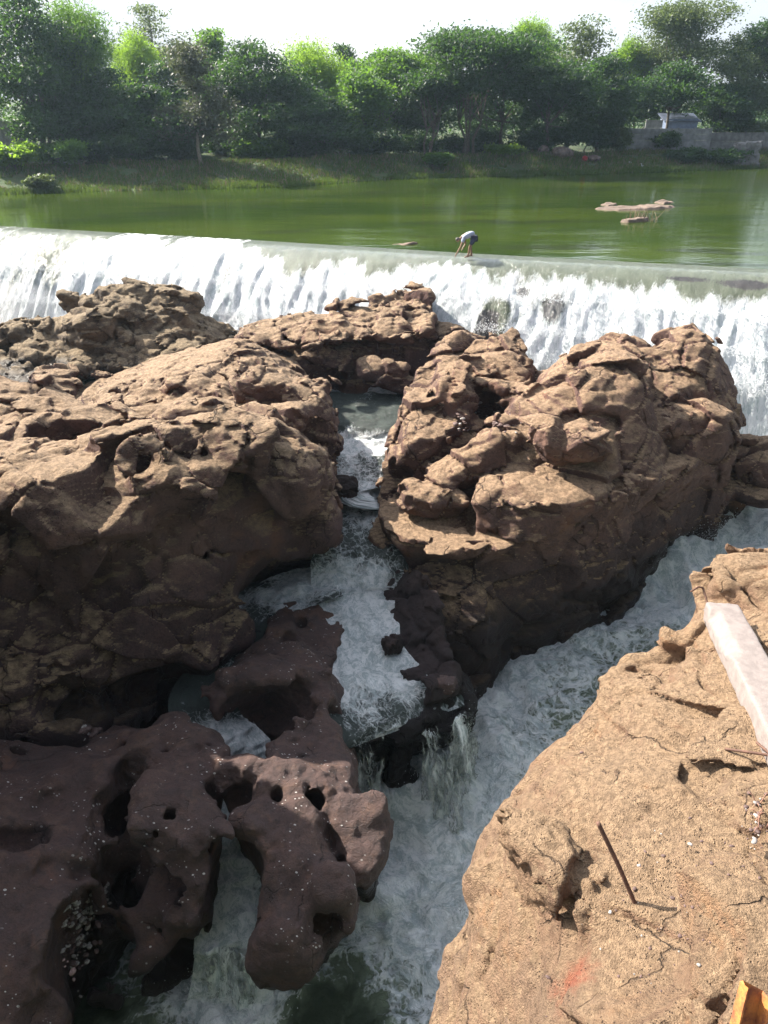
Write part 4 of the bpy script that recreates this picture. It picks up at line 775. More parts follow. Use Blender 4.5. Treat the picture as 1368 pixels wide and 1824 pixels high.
def bmesh_ico(sub=1):
    bm = bmesh.new(); bmesh.ops.create_icosphere(bm, subdivisions=sub+1 if sub else 1, radius=1)
    v = np.array([q.co[:] for q in bm.verts]); fc = np.array([[w_.index for w_ in p.verts] for p in bm.faces]); bm.free(); return v, fc
pebbles(f6, (140, 1650, 20, 42), 190, .026, 'whitish pebbles lying in the deep kidney shaped pothole', (.45,), 1)
pebbles(f6, (178, 1592, 9, 10), 40, .03, 'pale pebbles on the rim of the kidney shaped pothole', (.7,), 5)
pebbles(f5, (868, 745, 24, 14), 420, .05, 'brown and white pebbles on the floor of the scooped round hollow', (.12,), 2, t0=12)
pebbles(ROCKS['huge brown rock cliff filling the left, lit on top and shaded on its face'][1], (125, 1308, 26, 6), 160, .05, 'brown pebbles heaped in a nook at the foot of the left cliff', (.25,), 3, t0=8)
# R8 near rock at the right
f = combo([
    loft([(3.3, [(1300, 1180), (1400, 1150), ('w', 6, 3), ('w', 6, -1), ('w', .5, .2), (1000, 1830), (1010, 1650), (1080, 1400), (1180, 1280)]),
          (2.75, [(1372, 962), (1420, 930), ('w', 7, 5.4), ('w', 7, -2), ('w', .1, .2), (930, 1830), (915, 1700), (880, 1600), (862, 1500), (900, 1420), (960, 1340), (1040, 1243), (1125, 1163), (1195, 1125), (1240, 1085), (1262, 1060), (1300, 1010), (1330, 985)]),
          (2.35, [(1380, 960), ('w', 7.3, 6), ('w', 7.3, -2), ('w', 0, .2), (850, 1830), (835, 1700), (835, 1620), (850, 1530), (858, 1500), (1000, 1330), (1150, 1190), (1260, 1100)]),
          (1.6, [(1380, 985), ('w', 7.6, 7), ('w', 7.6, -2), ('w', -.2, .2), (775, 1830), (800, 1750), (835, 1640), (850, 1560), (1000, 1380), (1200, 1180)]),
          (-1, [('w', 5, 6.5), ('w', 8, 8), ('w', 8, -2), ('w', -.4, -.2), ('w', .5, 1.6), ('w', 2.4, 4.2)]), (-9.5, [('w', 5.5, 6), ('w', 10, 9), ('w', 10, -2), ('w', 0, -.5), ('w', 1.4, 1.2), ('w', 3, 3.6)])],
         [(1372, 975, 2.45), (1330, 1010, 2.55), (1270, 1070, 2.62), (1200, 1140, 2.68), (1130, 1180, 2.72), (1040, 1260, 2.72), (960, 1350, 2.72), (880, 1480, 2.68), (870, 1540, 2.62), (1368, 1100, 2.9), (1300, 1250, 3.0), (1200, 1300, 3.0), (1100, 1400, 2.98), (1050, 1500, 2.98), (960, 1600, 2.85), (900, 1650, 2.66), (1000, 1700, 2.95), (1000, 1824, 3.0), (920, 1800, 2.75), (1100, 1650, 3.08), (1200, 1600, 3.12), (1300, 1500, 3.15), (1368, 1400, 3.15), (1300, 1700, 3.3), (1368, 1824, 3.42), (1200, 1800, 3.2), ('w', 3, 1, 3.3), ('w', 4, 3, 3.)], k=.16),
    blob(1000, 1560, 3.0, (.10, .26, .09), (0, 0, 25)), blob(1330, 1700, 3.34, (.22, .28, .10)), blob(1380, 1050, 2.72, (.5, .3, .2)), blob(1160, 1200, 2.66, (.2, .14, .10)), blob(1250, 1160, 2.8, (.22, .16, .10)), blob(950, 1520, 2.84, (.1, .2, .1), (0, 0, 20))],
    [(blob(830, 1790, 2.1, (.11, .12, .16)), .04), (blob(1010, 1625, 3.0, (.045, .11, .045), (0, 0, -25)), .03), (blob(835, 1695, 2.45, (.025, .04, .07)), .015)], k=.08)
f = combo([f], cracks(f, [([(1120, 1195), (1160, 1192), (1200, 1212), (1250, 1200), (1275, 1190)], .02), ([(1020, 1560), (1040, 1530), (1025, 1590), (990, 1625), (995, 1650)], .04), [(1130, 1360), (1180, 1365), (1240, 1385), (1300, 1390)], [(1090, 1240), (1130, 1215), (1170, 1200)], ([(1215, 1205), (1280, 1240), (1300, 1250)], .02),
    [(1160, 1530), (1180, 1560), (1195, 1600)], [(1060, 1580), (1100, 1582), (1130, 1585)], [(1280, 1620), (1310, 1570), (1368, 1560)], [(1230, 1650), (1270, 1690), (1255, 1700)], [(960, 1340), (990, 1360), (1040, 1300), (1100, 1290)], [(1150, 1260), (1190, 1290), (1240, 1300)], [(900, 1420), (940, 1400), (990, 1430)], [(1368, 1010), (1320, 1020), (1290, 1045)], [(1180, 1620), (1210, 1650), (1240, 1700)]], .018, t1=12), k=.05)
def near_disp(x, y, z):
    F1, F2, I, FA = worley(x/.45+.25*vnoise(x*3, y*3, z*3), y/.45, z/.3, facet=True)
    r = -(I-.5)*.03+.07*FA+.022*np.exp(-((F2-F1)/.05)**2)*sstep(-.1, .4, vnoise(x*2, y*2, z*2+7))
    r = r+.035*fbm(x*3.5, y*3.5, z*3.5, 4, .5)
    g_ = sstep(-.35, .25, vnoise(x*1.9+3, y*1.9, z*1.9))
    n_ = fbm(x*15, y*15, z*15, 3, .6); r = r+g_*.012*n_
    w1 = .5*vnoise(x*22, y*22, z*22)
    H1, H2, J = worley(x/.06+w1, y/.06-w1, z/.06)
    return r+(.35+g_)*.016*sstep(.5, .15, H1)*(J > .35)
_fb = f.bb; f.bb = (_fb[0], 5.5, .3, 7.2, -3.0, _fb[5])
rock('rock_near', f, M_near, .0165*Q, near_disp, 'large sunlit sandy orange rock in the right foreground with a red paint smudge', 'rock', margin=.13, clip=(None, 4.6, .7, 6.2, .9, None), pad=.1)
f8 = f
pebbles(f8, (1349, 1465, 9, 28), 55, .0045, 'pale grit and chips caught in a crack at the right edge of the near rock', (.35,), 7, t0=1.2)
pebbles(f8, (1190, 1640, 110, 120), 110, .0035, 'fine loose grit strewn over the near rock', (.25,), 8, t0=1.2)
# ------------------------------------------------------------------ far bank: trees, bushes, grass, walls
LM = {
 'dark': leaf_mat('leaf_dark', (.020, .048, .020), (.085, .18, .025), .38),
 'mid': leaf_mat('leaf_mid', (0.04, 0.096, 0.0208), (0.176, 0.336, 0.032), .45),
 'lime': leaf_mat('leaf_lime', (0.068, 0.136, 0.02), (0.304, 0.496, 0.04), .55, .35),
 'olive': leaf_mat('leaf_olive', (0.08, 0.112, 0.044), (0.176, 0.24, 0.064), .35),
 'dusty': leaf_mat('leaf_dusty', (0.08, 0.084, 0.056), (0.112, 0.136, 0.056), .3),
}
M_bark = simple('bark', (0.12, 0.0975, 0.075), .9, .5, 6, bump=.03); M_barkp = simple('bark_pale', (0.255, 0.217, 0.165), .9, .35, 6, bump=.03)
def atY(px, py, Yd):
    d = ray(px, py); t = Yd/d[1]; return (d[0]*t, Yd, CAM_H+d[2]*t)
def leaf_quads(C, size, rg, up=.5, asp=.55, droop=None):
    n = len(C); nrm = rg.normal(size=(n, 3)); nrm[:, 2] = np.abs(nrm[:, 2])+up; nrm /= np.linalg.norm(nrm, axis=1)[:, None]
    a = rg.normal(size=(n, 3)); a -= (a*nrm).sum(1)[:, None]*nrm; a /= np.linalg.norm(a, axis=1)[:, None]
    if droop is not None: a = a+np.array([0, 0, droop]); a /= np.linalg.norm(a, axis=1)[:, None]
    bb = np.cross(nrm, a); s = size*rg.uniform(.6, 1.4, (n, 1)); a = a*s; bb = bb*s*asp
    V = np.stack([C-a, C-bb*.9+nrm*s*.12, C+a, C+bb*.9+nrm*s*.12], 1).reshape(-1, 3)
    return V, np.arange(4*n).reshape(-1, 4)
def tube_np(P, Rr, k=6):
    P = np.array(P, float); V = []; F = []
    for i, p in enumerate(P):
        d = P[min(i+1, len(P)-1)]-P[max(i-1, 0)]; d /= np.linalg.norm(d)+1e-9
        a = np.cross(d, [0.3, 1, .1]); a /= np.linalg.norm(a); b_ = np.cross(d, a)
        th = np.arange(k)/k*2*math.pi; V.append(p+Rr[i]*(np.cos(th)[:, None]*a+np.sin(th)[:, None]*b_))
    for i in range(len(P)-1):
        for j in range(k): F.append((i*k+j, i*k+(j+1) % k, (i+1)*k+(j+1) % k, (i+1)*k+j))
    V.append(P[-1:]); e = len(P)*k
    for j in range(0, k): F.append(((len(P)-1)*k+j, (len(P)-1)*k+(j+1) % k, e, e))
    return np.concatenate(V), np.array(F)
def join(parts):
    V = []; F = []; n = 0
    for v, f in parts: V.append(v); F.append(f+n); n += len(v)
    return np.concatenate(V), np.concatenate(F)
def tree(name, px, top, hw, bot, Yd, kind, label, seed, cat='tree', group='trees on the far bank', form='round', bark=None, ntr=1, leaf=.165, dens=1., lean=0, base=None):
    rg = np.random.default_rng(seed)
    x, y, zt = atY(px, top, Yd); zb = atY(px, bot, Yd)[2]; rw = hw/FPX*Yd*1.08
    gz = float(ground_h(np.array([x]), np.array([y]))[0]) if base is None else base
    H = zt-gz; cz0 = max(zb-gz, .05 if form == 'bush' else .8)
    root = empty(name, (x, y, gz-.05)); tag(root, label, cat, group)
    # lobes
    L = []; nl = {'round': 13, 'umbrella': 18, 'feather': 14, 'tall': 15, 'bush': 8}[form]
    for i in range(nl):
        a = rg.uniform(0, 6.28); rr = rw*math.sqrt(rg.uniform(0, 1))*.72
        if form == 'umbrella': h = H-.9-(rr/rw)**2*H*.20-rg.uniform(0, .28)*H*(rg.random() < .4); r3 = (rw*rg.uniform(.22, .34), rw*rg.uniform(.22, .34), H*.065)
        elif form == 'feather': h = cz0+(H-cz0)*(1-(rr/rw)**1.6*.6)*rg.uniform(.45, .93); r3 = (rw*.30, rw*.30, (H-cz0)*.20)
        elif form == 'tall': h = cz0+(H-cz0)*rg.uniform(.12, .9); rr *= (1.-max(0, (h-cz0)/(H-cz0)-.55)*1.2); r3 = (rw*.33, rw*.33, (H-cz0)*.13)
        elif form == 'bush': h = cz0+(H-cz0)*rg.uniform(.25, .7); r3 = (rw*.42, rw*.42, (H-cz0)*.32)
        else:
            h = cz0+(H-cz0)*rg.uniform(.15, .84); prof = math.sin(min(1, max(.1, (h-cz0)/(H-cz0)*.72+.33))*math.pi)**.6; rr = rr*prof; r3 = (rw*.36, rw*.36, (H-cz0)*.17)
        L.append((rr*math.cos(a)+lean*h, rr*math.sin(a), h, *r3))
    if form != 'bush': L.append((lean*H, 0, H-(H-cz0)*.12, rw*.3, rw*.3, (H-cz0)*.1))
    C = []
    ncl = int({'round': 24, 'umbrella': 20, 'feather': 26, 'tall': 21, 'bush': 14}[form]*dens)
    for l in L:
        u = rg.normal(size=(ncl, 3)); u /= np.linalg.norm(u, axis=1)[:, None]; u *= rg.uniform(.55, 1.12, (ncl, 1))
        cc = u*np.array(l[3:])+np.array(l[:3]); cr = .11*rw+.30
        if form == 'bush': cr = .12*rw+.15
        m = int(42*dens) if form != 'feather' else int(36*dens)
        q = rg.normal(size=(ncl, m, 3))*np.array([cr, cr, cr*(.45 if form != 'feather' else 1.0)])*.62
        C.append((cc[:, None]+q).reshape(-1, 3))
    C = np.concatenate(C); C[:, 2] = np.maximum(C[:, 2], .05)
    V, F = leaf_quads(C, leaf, rg, asp=.28 if form == 'feather' else .6, up=.1 if form == 'feather' else .5)
    mesh_np('crown', V, F, LM[kind], root, smooth=False)
    # trunk and limbs
    parts = []
    for k in range(ntr):
        bx = 0 if ntr == 1 else rg.uniform(-.9, .9); by = 0 if ntr == 1 else rg.uniform(-.5, .5)
        r0 = max(.07, H*.018)/(1 if ntr == 1 else 1.5); hs = max(cz0*1.05, H*.3)
        top_ = np.array([bx*2+lean*hs, by*2, hs]); mid = np.array([bx+rg.uniform(-.3, .3), by, hs*.5])
        parts.append(tube_np([(bx, by, -.2), mid, top_], [r0*1.3, r0, r0*.8]))
        for l in [L[j] for j in rg.choice(len(L), min(len(L), 9 if ntr == 1 else 4), replace=False)]:
            e = np.array(l[:3]); m2 = top_*.5+e*.5+rg.normal(size=3)*.25-np.array([0, 0, .12*np.linalg.norm(e-top_)*(-1 if form == 'umbrella' else 1)])*.4
            parts.append(tube_np([top_*.97, m2, e], [r0*.62, r0*.38, .02]))
    v, f = join(parts); mesh_np('trunk' if form != 'bush' else 'stem', v, f, bark or M_bark, root)
    return root
TL = [
 ('tree', 20, -30, 95, 200, 80, 'dark', 'tall dense dark tree filling the top left corner', 'round', {}),
 ('tree', 128, 12, 74, 200, 84, 'mid', 'airy yellow green feathery tree second from the left edge', 'feather', dict(dens=1.3)),
 ('tree', 62, 110, 85, 262, 76, 'dark', 'low shaded tree in front of the grey panel wall at the left', 'round', {}),
 ('tree', 262, 4, 66, 140, 108, 'olive', 'tall grey green tree showing alone against the sky on the left', 'round', dict(dens=.8)),
 ('tree', 236, 58, 42, 190, 98, 'lime', 'bright lime green tree glowing below the tall grey green one', 'feather', dict(dens=1.2)),
 ('tree', 185, 120, 78, 275, 80, 'dark', 'shaded broad tree behind the white flowering shrub', 'round', {}),
 ('tree', 335, 72, 62, 262, 76, 'dusty', 'dusty grey leaved tree with one thin pale trunk standing on the bank', 'tall', dict(bark=M_barkp, dens=.85)),
 ('tree', 374, 52, 50, 200, 92, 'mid', 'sunlit leafy treetop right behind the dusty grey tree', 'round', {}),
 ('tree', 255, 150, 80, 285, 78, 'dark', 'dark low tree left of the thin pale trunk', 'round', {}),
 ('tree', 446, 72, 100, 278, 86, 'dark', 'dense dark blue green domed tree left of the bright lime one', 'round', dict(dens=1.25)),
 ('tree', 556, 76, 62, 230, 94, 'lime', 'bright lime feathery tree in the middle of the left half', 'feather', dict(dens=1.3)),
 ('tree', 612, 78, 42, 190, 112, 'dark', 'small dark treetop in the dip of the tree line', 'round', dict(dens=.8)),
 ('tree', 560, 175, 80, 288, 84, 'dark', 'dark low tree under the bright lime feathery one', 'round', {}),
 ('tree', 652, 130, 66, 285, 88, 'mid', 'mid green tree just left of the umbrella shaped trees', 'round', {}),
 ('tree', 700, 88, 76, 230, 96, 'mid', 'sunlit umbrella topped tree left of the widest one', 'umbrella', dict(ntr=2)),
 ('tree', 845, 54, 132, 232, 92, 'dark', 'widest dark umbrella shaped tree with several leaning trunks', 'umbrella', dict(ntr=4, dens=1.35)),
 ('tree', 760, 120, 70, 245, 89, 'dark', 'smaller dark umbrella tree under the left side of the widest one', 'umbrella', dict(ntr=3)),
 ('tree', 948, 44, 48, 150, 112, 'lime', 'lime green treetop peeping over the widest umbrella tree', 'feather', dict(dens=1.2)),
 ('tree', 1032, 36, 72, 200, 104, 'olive', 'tall olive tree with a ragged top right of the widest umbrella tree', 'tall', dict(dens=.9)),
 ('tree', 985, 100, 88, 280, 94, 'dark', 'dark dense tree below the ragged olive one', 'round', dict(dens=1.15)),
 ('tree', 1085, 96, 66, 270, 99, 'dark', 'dark tree over the rubbish heap', 'round', dict(dens=1.2)),
 ('tree', 1128, 72, 34, 160, 116, 'lime', 'narrow yellow green tree in the gap left of the biggest right hand tree', 'feather', {}),
 ('tree', 1222, -4, 100, 180, 114, 'olive', 'biggest pale olive tree on the right with trunks above the walls', 'tall', dict(ntr=5, bark=M_barkp, dens=1.35)),
 ('tree', 1318, 58, 70, 225, 113, 'olive', 'shaded tree right of the biggest pale olive tree', 'round', dict(dens=1.1)),
 ('tree', 1372, 30, 58, 230, 112, 'dark', 'dark tree cut by the right edge of the picture', 'round', {}),
 ('tree', 1205, 112, 62, 198, 103, 'dark', 'dark tree behind the pale blue shed', 'round', {}),
 ('tree', 1290, 150, 48, 235, 108, 'dark', 'dark tree hanging over the low wall right of the shed', 'round', {}),
 ('tree', 95, 70, 70, 250, 92, 'dark', 'dark treetop between the corner tree and the feathery one', 'round', {}),
 ('tree', 300, 110, 80, 260, 94, 'dark', 'dark tree behind the dusty grey one', 'round', {}),
 ('tree', 505, 130, 70, 270, 92, 'dark', 'dark tree right behind the blue green dome', 'round', {}),
 ('tree', 640, 105, 60, 250, 104, 'mid', 'green tree behind the dip of the tree line', 'round', {}),
 ('tree', 905, 80, 85, 270, 98, 'dark', 'dark tree filling the right side of the widest umbrella tree', 'round', dict(dens=1.1)),
 ('tree', 780, 84, 70, 260, 100, 'dark', 'dark tree behind the two smaller umbrella trees', 'round', {}),
 ('tree', 1140, 140, 44, 215, 112, 'dark', 'small dark tree over the left end of the concrete wall', 'round', {}),
 ('tree', 712, 118, 62, 265, 106, 'dark', 'dark tree deep behind the left umbrella trees', 'round', {}),
 ('tree', 872, 110, 60, 265, 108, 'dark', 'dark tree deep behind the leaning trunks', 'round', {}),
 ('tree', -110, -20, 110, 230, 82, 'mid', 'green tree beyond the left edge of the picture', 'round', {}),
 ('tree', 1490, 20, 100, 250, 112, 'dark', 'dark tree beyond the right edge of the picture', 'round', {}),
]
for i, (nm, px, top, hw, bot, Yd, kd, lb, fm, kw) in enumerate(TL): tree(nm, px, top, hw, bot, Yd, kd, lb, 100+i, form=fm, **kw)
BL = [(20, 252, 34, 292, 70, 'lime', 'bright yellow green bush at the left edge of the bank'), (88, 246, 48, 290, 72, 'mid', 'leafy creeper covered bush beside the bright yellow green one'), (72, 313, 24, 334, 65.5, 'olive', 'pale green low shrub at the water on the left'),
      (160, 235, 45, 300, 76, 'dark', 'dark bush under the second tree from the left'), (235, 240, 50, 300, 77, 'dark', 'dark bush left of the thin pale trunk'), (310, 225, 45, 292, 80, 'dark', 'dark bush behind the thin pale trunk'), (395, 225, 50, 290, 83, 'dark', 'dark bush right of the thin pale trunk'), (460, 245, 45, 292, 82, 'mid', 'mid green bush at the foot of the dark domed tree'),
      (530, 230, 50, 290, 86, 'dark', 'dark bush under the lime feathery tree'), (605, 225, 48, 290, 87, 'dark', 'dark bush left of the umbrella trees'), (672, 235, 42, 286, 89, 'dark', 'dark bush under the sunlit umbrella tree'), (775, 272, 24, 290, 84, 'mid', 'small round green bush on the open bank'),
      (735, 235, 40, 284, 93, 'dark', 'dark bush between the umbrella tree trunks'), (905, 258, 30, 280, 92, 'lime', 'sunlit low bush under the widest umbrella tree'), (960, 225, 45, 280, 96, 'dark', 'dark bush left of the rubbish heap'), (1050, 215, 42, 268, 99, 'dark', 'dark bush behind the rubbish heap'),
      (1098, 228, 26, 270, 99, 'olive', 'dusty bush left of the concrete wall'), (1225, 262, 30, 286, 96, 'dark', 'low dark bush in front of the concrete wall'), (1290, 262, 40, 290, 97, 'dark', 'low dark bush left of the grey block wall'), (820, 240, 40, 282, 97, 'dark', 'dark bush right of the leaning trunks'),
      (1352, 215, 34, 250, 108, 'olive', 'grey bush above the block wall at the right edge'), (-70, 240, 60, 300, 72, 'mid', 'green bush beyond the left edge of the picture'), (1188, 232, 22, 262, 100.5, 'dark', 'small dark bush against the concrete wall below the shed'), (870, 225, 40, 270, 100, 'dark', 'dark bush deep under the widest umbrella tree')]
for i, (px, top, hw, bot, Yd, kd, lb) in enumerate(BL): tree('bush', px, top, hw, bot, Yd, kd, lb, 300+i, cat='bush', group='bushes along the far bank', form='bush', leaf=.15, dens=1.1)
# the wood going on behind the front rows
rg = np.random.default_rng(5); C = []
for i in range(800):
    x = rg.uniform(-150, 190); y = shoreY(x)+rg.uniform(34, 60); h = rg.uniform(5.5, 9.2)
    u = np.clip(rg.normal(size=(130, 3)), -1.7, 1.7)*np.array([2.2, 2.0, 2.2]); C.append(np.array([x, y, h-2])+u)
C = np.concatenate(C); C = C[C[:, 2] > 1]; V, F = leaf_quads(C, .26, rg); o = mesh_np('far_wood', V, F, LM['dark'], smooth=False); tag(o, 'dark wood closing the view behind the bank trees', 'wood', kind='stuff')
# grass and weeds on the bank
def blades(n, xr, off, hgt, wid, mats, label, seed, clump=.25, name='grass', zmin=0):
    rg = np.random.default_rng(seed); x = rg.uniform(*xr, n); y = shoreY(x)+rg.uniform(*off, n)
    k = vnoise(x*.35, y*.5, 0*x+seed)+.5*vnoise(x*1.4, y*1.4, 0*x); m = k > clump-.5; x = x[m]; y = y[m]; n = len(x)
    z = ground_h(x, y); h = hgt*rg.uniform(.4, 1.3, n)*(1+.5*k[m]); a = rg.uniform(0, 6.28, n); w_ = wid*rg.uniform(.6, 1.4, n)
    lx = rg.normal(size=n)*h*.35; ly = rg.normal(size=n)*h*.35
    P0 = np.stack([x-np.cos(a)*w_, y-np.sin(a)*w_, z-.05], 1); P1 = np.stack([x+np.cos(a)*w_, y+np.sin(a)*w_, z-.05], 1)
    P2_ = np.stack([x+lx+np.cos(a)*w_*.4, y+ly, z+h], 1); P3 = np.stack([x+lx*1.1-np.cos(a)*w_*.3, y+ly, z+h*.98], 1)
    V = np.stack([P0, P1, P2_, P3], 1).reshape(-1, 3)
    o = mesh_np(name, V, np.arange(4*n).reshape(-1, 4), mats, smooth=False, midx=(rg.random(n) < .25).astype(int)); tag(o, label, 'grass', kind='stuff')
M_gr = leaf_mat('grass_green', (0.056, 0.096, 0.02), (0.16, 0.24, 0.032), .3); M_st = leaf_mat('grass_straw', (0.216, 0.16, 0.104), (0.2, 0.16, 0.08), .2)
blades(60000, (-45, 62), (-.6, 10), .30, .045, [M_gr, M_gr if False else M_st], 'green and straw coloured weeds along the far bank', 3, clump=-.1)
blades(16000, (-45, 62), (-.9, .8), .3, .05, [M_gr, M_gr], 'low green plants at the waterline of the far bank', 4)
# walls and shed
def boxm(x0, x1, y0, y1, z0, z1, bev=.02):
    bm = bmesh.new(); bmesh.ops.create_cube(bm, size=1)
    for v in bm.verts: v.co = ((x0+x1)/2+v.co.x*(x1-x0), (y0+y1)/2+v.co.y*(y1-y0), (z0+z1)/2+v.co.z*(z1-z0))
    if bev: bmesh.ops.bevel(bm, geom=bm.edges[:]+bm.verts[:], offset=bev, segments=1, affect='EDGES')
    return bm
def bmo(name, bms, mat, parent=None, loc=None, smooth=False):
    me = bpy.data.meshes.new(name); B = bmesh.new()
    for q in (bms if isinstance(bms, list) else [bms]):
        t = bpy.data.meshes.new('t'); q.to_mesh(t); B.from_mesh(t); bpy.data.meshes.remove(t); q.free()
    B.to_mesh(me); B.free(); me.materials.append(mat)
    if smooth: me.polygons.foreach_set('use_smooth', [True]*len(me.polygons))
    o = bpy.data.objects.new(name, me); COL.objects.link(o)
    if parent is not None: o.parent = parent
    if loc is not None: o.location = loc
    return o
M_conc = simple('concrete_panel', (0.27, 0.27, 0.27), .9, .4, 1.2, bump=.02); M_blue = simple('blue_sheet', (0.165, 0.21, 0.315), .6, .3, 1.5); M_roof = simple('blue_roof', (.095, .115, .17), .5, .25, 1.)
M_stone = simple('grey_block', (0.195, 0.188, 0.188), .95, .45, 1.2, bump=.04)
def panel_wall(px0, px1, ptop, pbot, Yd, n, mat, label, boards=4, name='concrete_wall', slope=0.):
    a = atY(px0, ptop, Yd); c = atY(px1, pbot, Yd+slope); W = c[0]-a[0]; gz = c[2]-.6; H = a[2]-gz
    r = empty(name, (a[0], Yd, gz)); tag(r, label, 'wall'); r.rotation_euler[2] = math.atan2(slope, W); w1 = W/n
    for i in range(n):
        ps = [boxm(i*w1+.08, (i+1)*w1-.08, -.04, .04, j*H/boards+.006, (j+1)*H/boards-.006, .015) for j in range(boards)]
        bmo('panel', ps, mat, r)
    for i in range(n+1): bmo('post', boxm(i*w1-.077, i*w1+.077, -.09, .09, 0, H+.08, .02), mat, r)
    return r
panel_wall(1118, 1262, 229, 262, 101.5, 5, M_conc, 'pale concrete panel wall in front of the blue shed', slope=.5)
panel_wall(1152, 1177, 214, 232, 102.6, 1, M_conc, 'single higher grey panel standing behind the left end of the pale wall', 2)
panel_wall(-60, 66, 216, 262, 84.5, 4, M_conc, 'shaded grey panel wall behind the trees at the left edge', 3)
panel_wall(1262, 1420, 236, 275, 104.5, 5, M_stone, 'dim grey wall running right behind the low bushes', 3)
a = atY(1186, 203, 104); c = atY(1240, 262, 104); r = empty('shed', (a[0], 104, c[2]-.3)); tag(r, 'small pale blue shed roof and wall behind the concrete wall', 'shed'); W = c[0]-a[0]; H = a[2]-c[2]+.3
bmo('wall', boxm(.25, W-.3, .1, 2.6, 0, H-.55, .02), M_blue, r)
q = boxm(-.1, W, -.35, 3.0, H-.9, H-.82, .01)
for v in q.verts: v.co.z += .28*(v.co.y+.35)
bmo('roof', q, M_roof, r); bmo('door', boxm(1.1, 1.9, .04, .097, 0, 1.95, .01), M_conc, r)
a = atY(1317, 251, 96); c = atY(1346, 300, 96)
f = loft([(1.6, [('w', a[0], 96), ('w', c[0], 95.7), ('w', c[0]+.1, 97.5), ('w', a[0], 97.5)]), (-.6, [('w', a[0]-.35, 95.5), ('w', c[0]+.2, 95.4), ('w', c[0]+.2, 97.8), ('w', a[0]-.3, 97.8)])], [('w', a[0], 96, a[2]-.2), ('w', c[0], 96, a[2]), ('w', c[0], 97.4, a[2]), ('w', a[0], 97.5, a[2]-.35)], k=.12, bottom=-.6)
o = sculpt('masonry_block', f, M_stone, .09, fractured(.7, 1, .04, .06, .05, .05, seed=40)); tag(o, 'grey broken masonry block standing at the water on the right', 'wall')
# rubbish heap, cloth bundles, egrets
M_rub = simple('rubble', (0.225, 0.165, 0.143), .9, .6, 3, bump=.05, col2=(0.09, 0.0675, 0.06)); M_red = simple('cloth_red', (0.338, 0.0375, 0.0375), .8, .3, 6); M_wht = simple('cloth_white', (0.562, 0.562, 0.57), .8, .15, 6); M_yel = simple('cloth_yellow', (0.413, 0.375, 0.06), .8, .3, 6); M_blk = simple('cloth_dark', (0.0225, 0.0225, 0.0263), .9)
def lump(name, px, py, Yd, r, mat, label, cat, seed, group=None, sink=.3, cat_top=None):
    c = atY(px, py, Yd); gz = float(ground_h(np.array([c[0]]), np.array([Yd]))[0]); f = blob(c[0], Yd, gz+r[2]*(1-sink), r, (5, 5, seed*37), p=2.3, world=True)
    o = sculpt(name, f, mat, max(r)/14, lambda x, y, z: .16*min(r)*fbm(x*3/max(r)+seed, y*3/max(r), z*3/max(r), 4), pad=.1, margin=.1); tag(o, label, cat, group); return o
lump('rubble_heap', 1003, 272, 92, (1.5, .8, .55), M_rub, 'wide heap of reddish rubble on the bank left of the red bundle', 'rubble', 1)
lump('rubble_heap', 968, 266, 93, (.8, .6, .5), M_rub, 'small brown rubble heap at the left end of the dump', 'rubble', 2)
lump('rubble_heap', 1056, 281, 91.5, (1.0, .5, .35), M_rub, 'low pinkish rubble heap right of the red bundle', 'rubble', 3)
lump('cloth_bundle', 1042, 280, 91.2, (.3, .25, .3), M_red, 'red cloth bundle on the far bank', 'bundle', 4, 'cloth bundles on the far bank')
for px, mat, lb, sd_ in ((1065, M_wht, 'white cloth bundle beside the low pinkish rubble', 5), (1099, M_yel, 'yellow cloth bundle at the far waterline', 6), (1122, M_wht, 'white cloth bundle alone at the far waterline, rightmost', 7)):
    c = atY(px, 284, 91.4 if px < 1080 else 93); r = empty('cloth_bundle', (c[0], c[1], .02)); tag(r, lb, 'bundle', 'cloth bundles on the far bank')
    for nm, zz, rr, mm in (('wrap', .55, (.3, .24, .26), mat), ('base', .2, (.28, .22, .22), M_blk)):
        o = sculpt(nm, blob(0, 0, zz, rr, (0, 10, 0), p=2.2, world=True), mm, .03, lambda x, y, z: .04*fbm(x*6+sd_, y*6, z*6, 3), pad=.1, margin=.08); o.parent = r
def egret(px, py, Yd, label, zb=None, s=1.):
    c = atY(px, py, Yd); z0 = c[2] if zb is None else zb
    r = empty('egret', (c[0], c[1], z0)); tag(r, label, 'bird', 'white birds on the far bank')
    v, f_ = join([tube_np([(-.02, 0, 0), (-.02, 0, .22), (0, 0, .3)], [.012, .012, .02]), tube_np([(.04, 0, 0), (.04, 0, .22), (.03, 0, .3)], [.012, .012, .02])]); mesh_np('leg', v*s, f_, M_blk, r)
    v, f_ = tube_np([(.30, 0, .26), (.2, 0, .31), (.08, 0, .36), (-.05, 0, .40), (-.14, 0, .47), (-.12, 0, .58), (-.17, 0, .66), (-.22, 0, .67), (-.25, 0, .665)], [.01, .07, .11, .10, .05, .03, .035, .035, .015], 10); mesh_np('body', v*s, f_, M_wht, r)
    v, f_ = tube_np([(-.245, 0, .665), (-.34, 0, .65)], [.014, .004]); mesh_np('beak', v*s, f_, M_yel, r)
egret(1146, 286, 92, 'white egret standing at the far waterline below the concrete wall', .0)
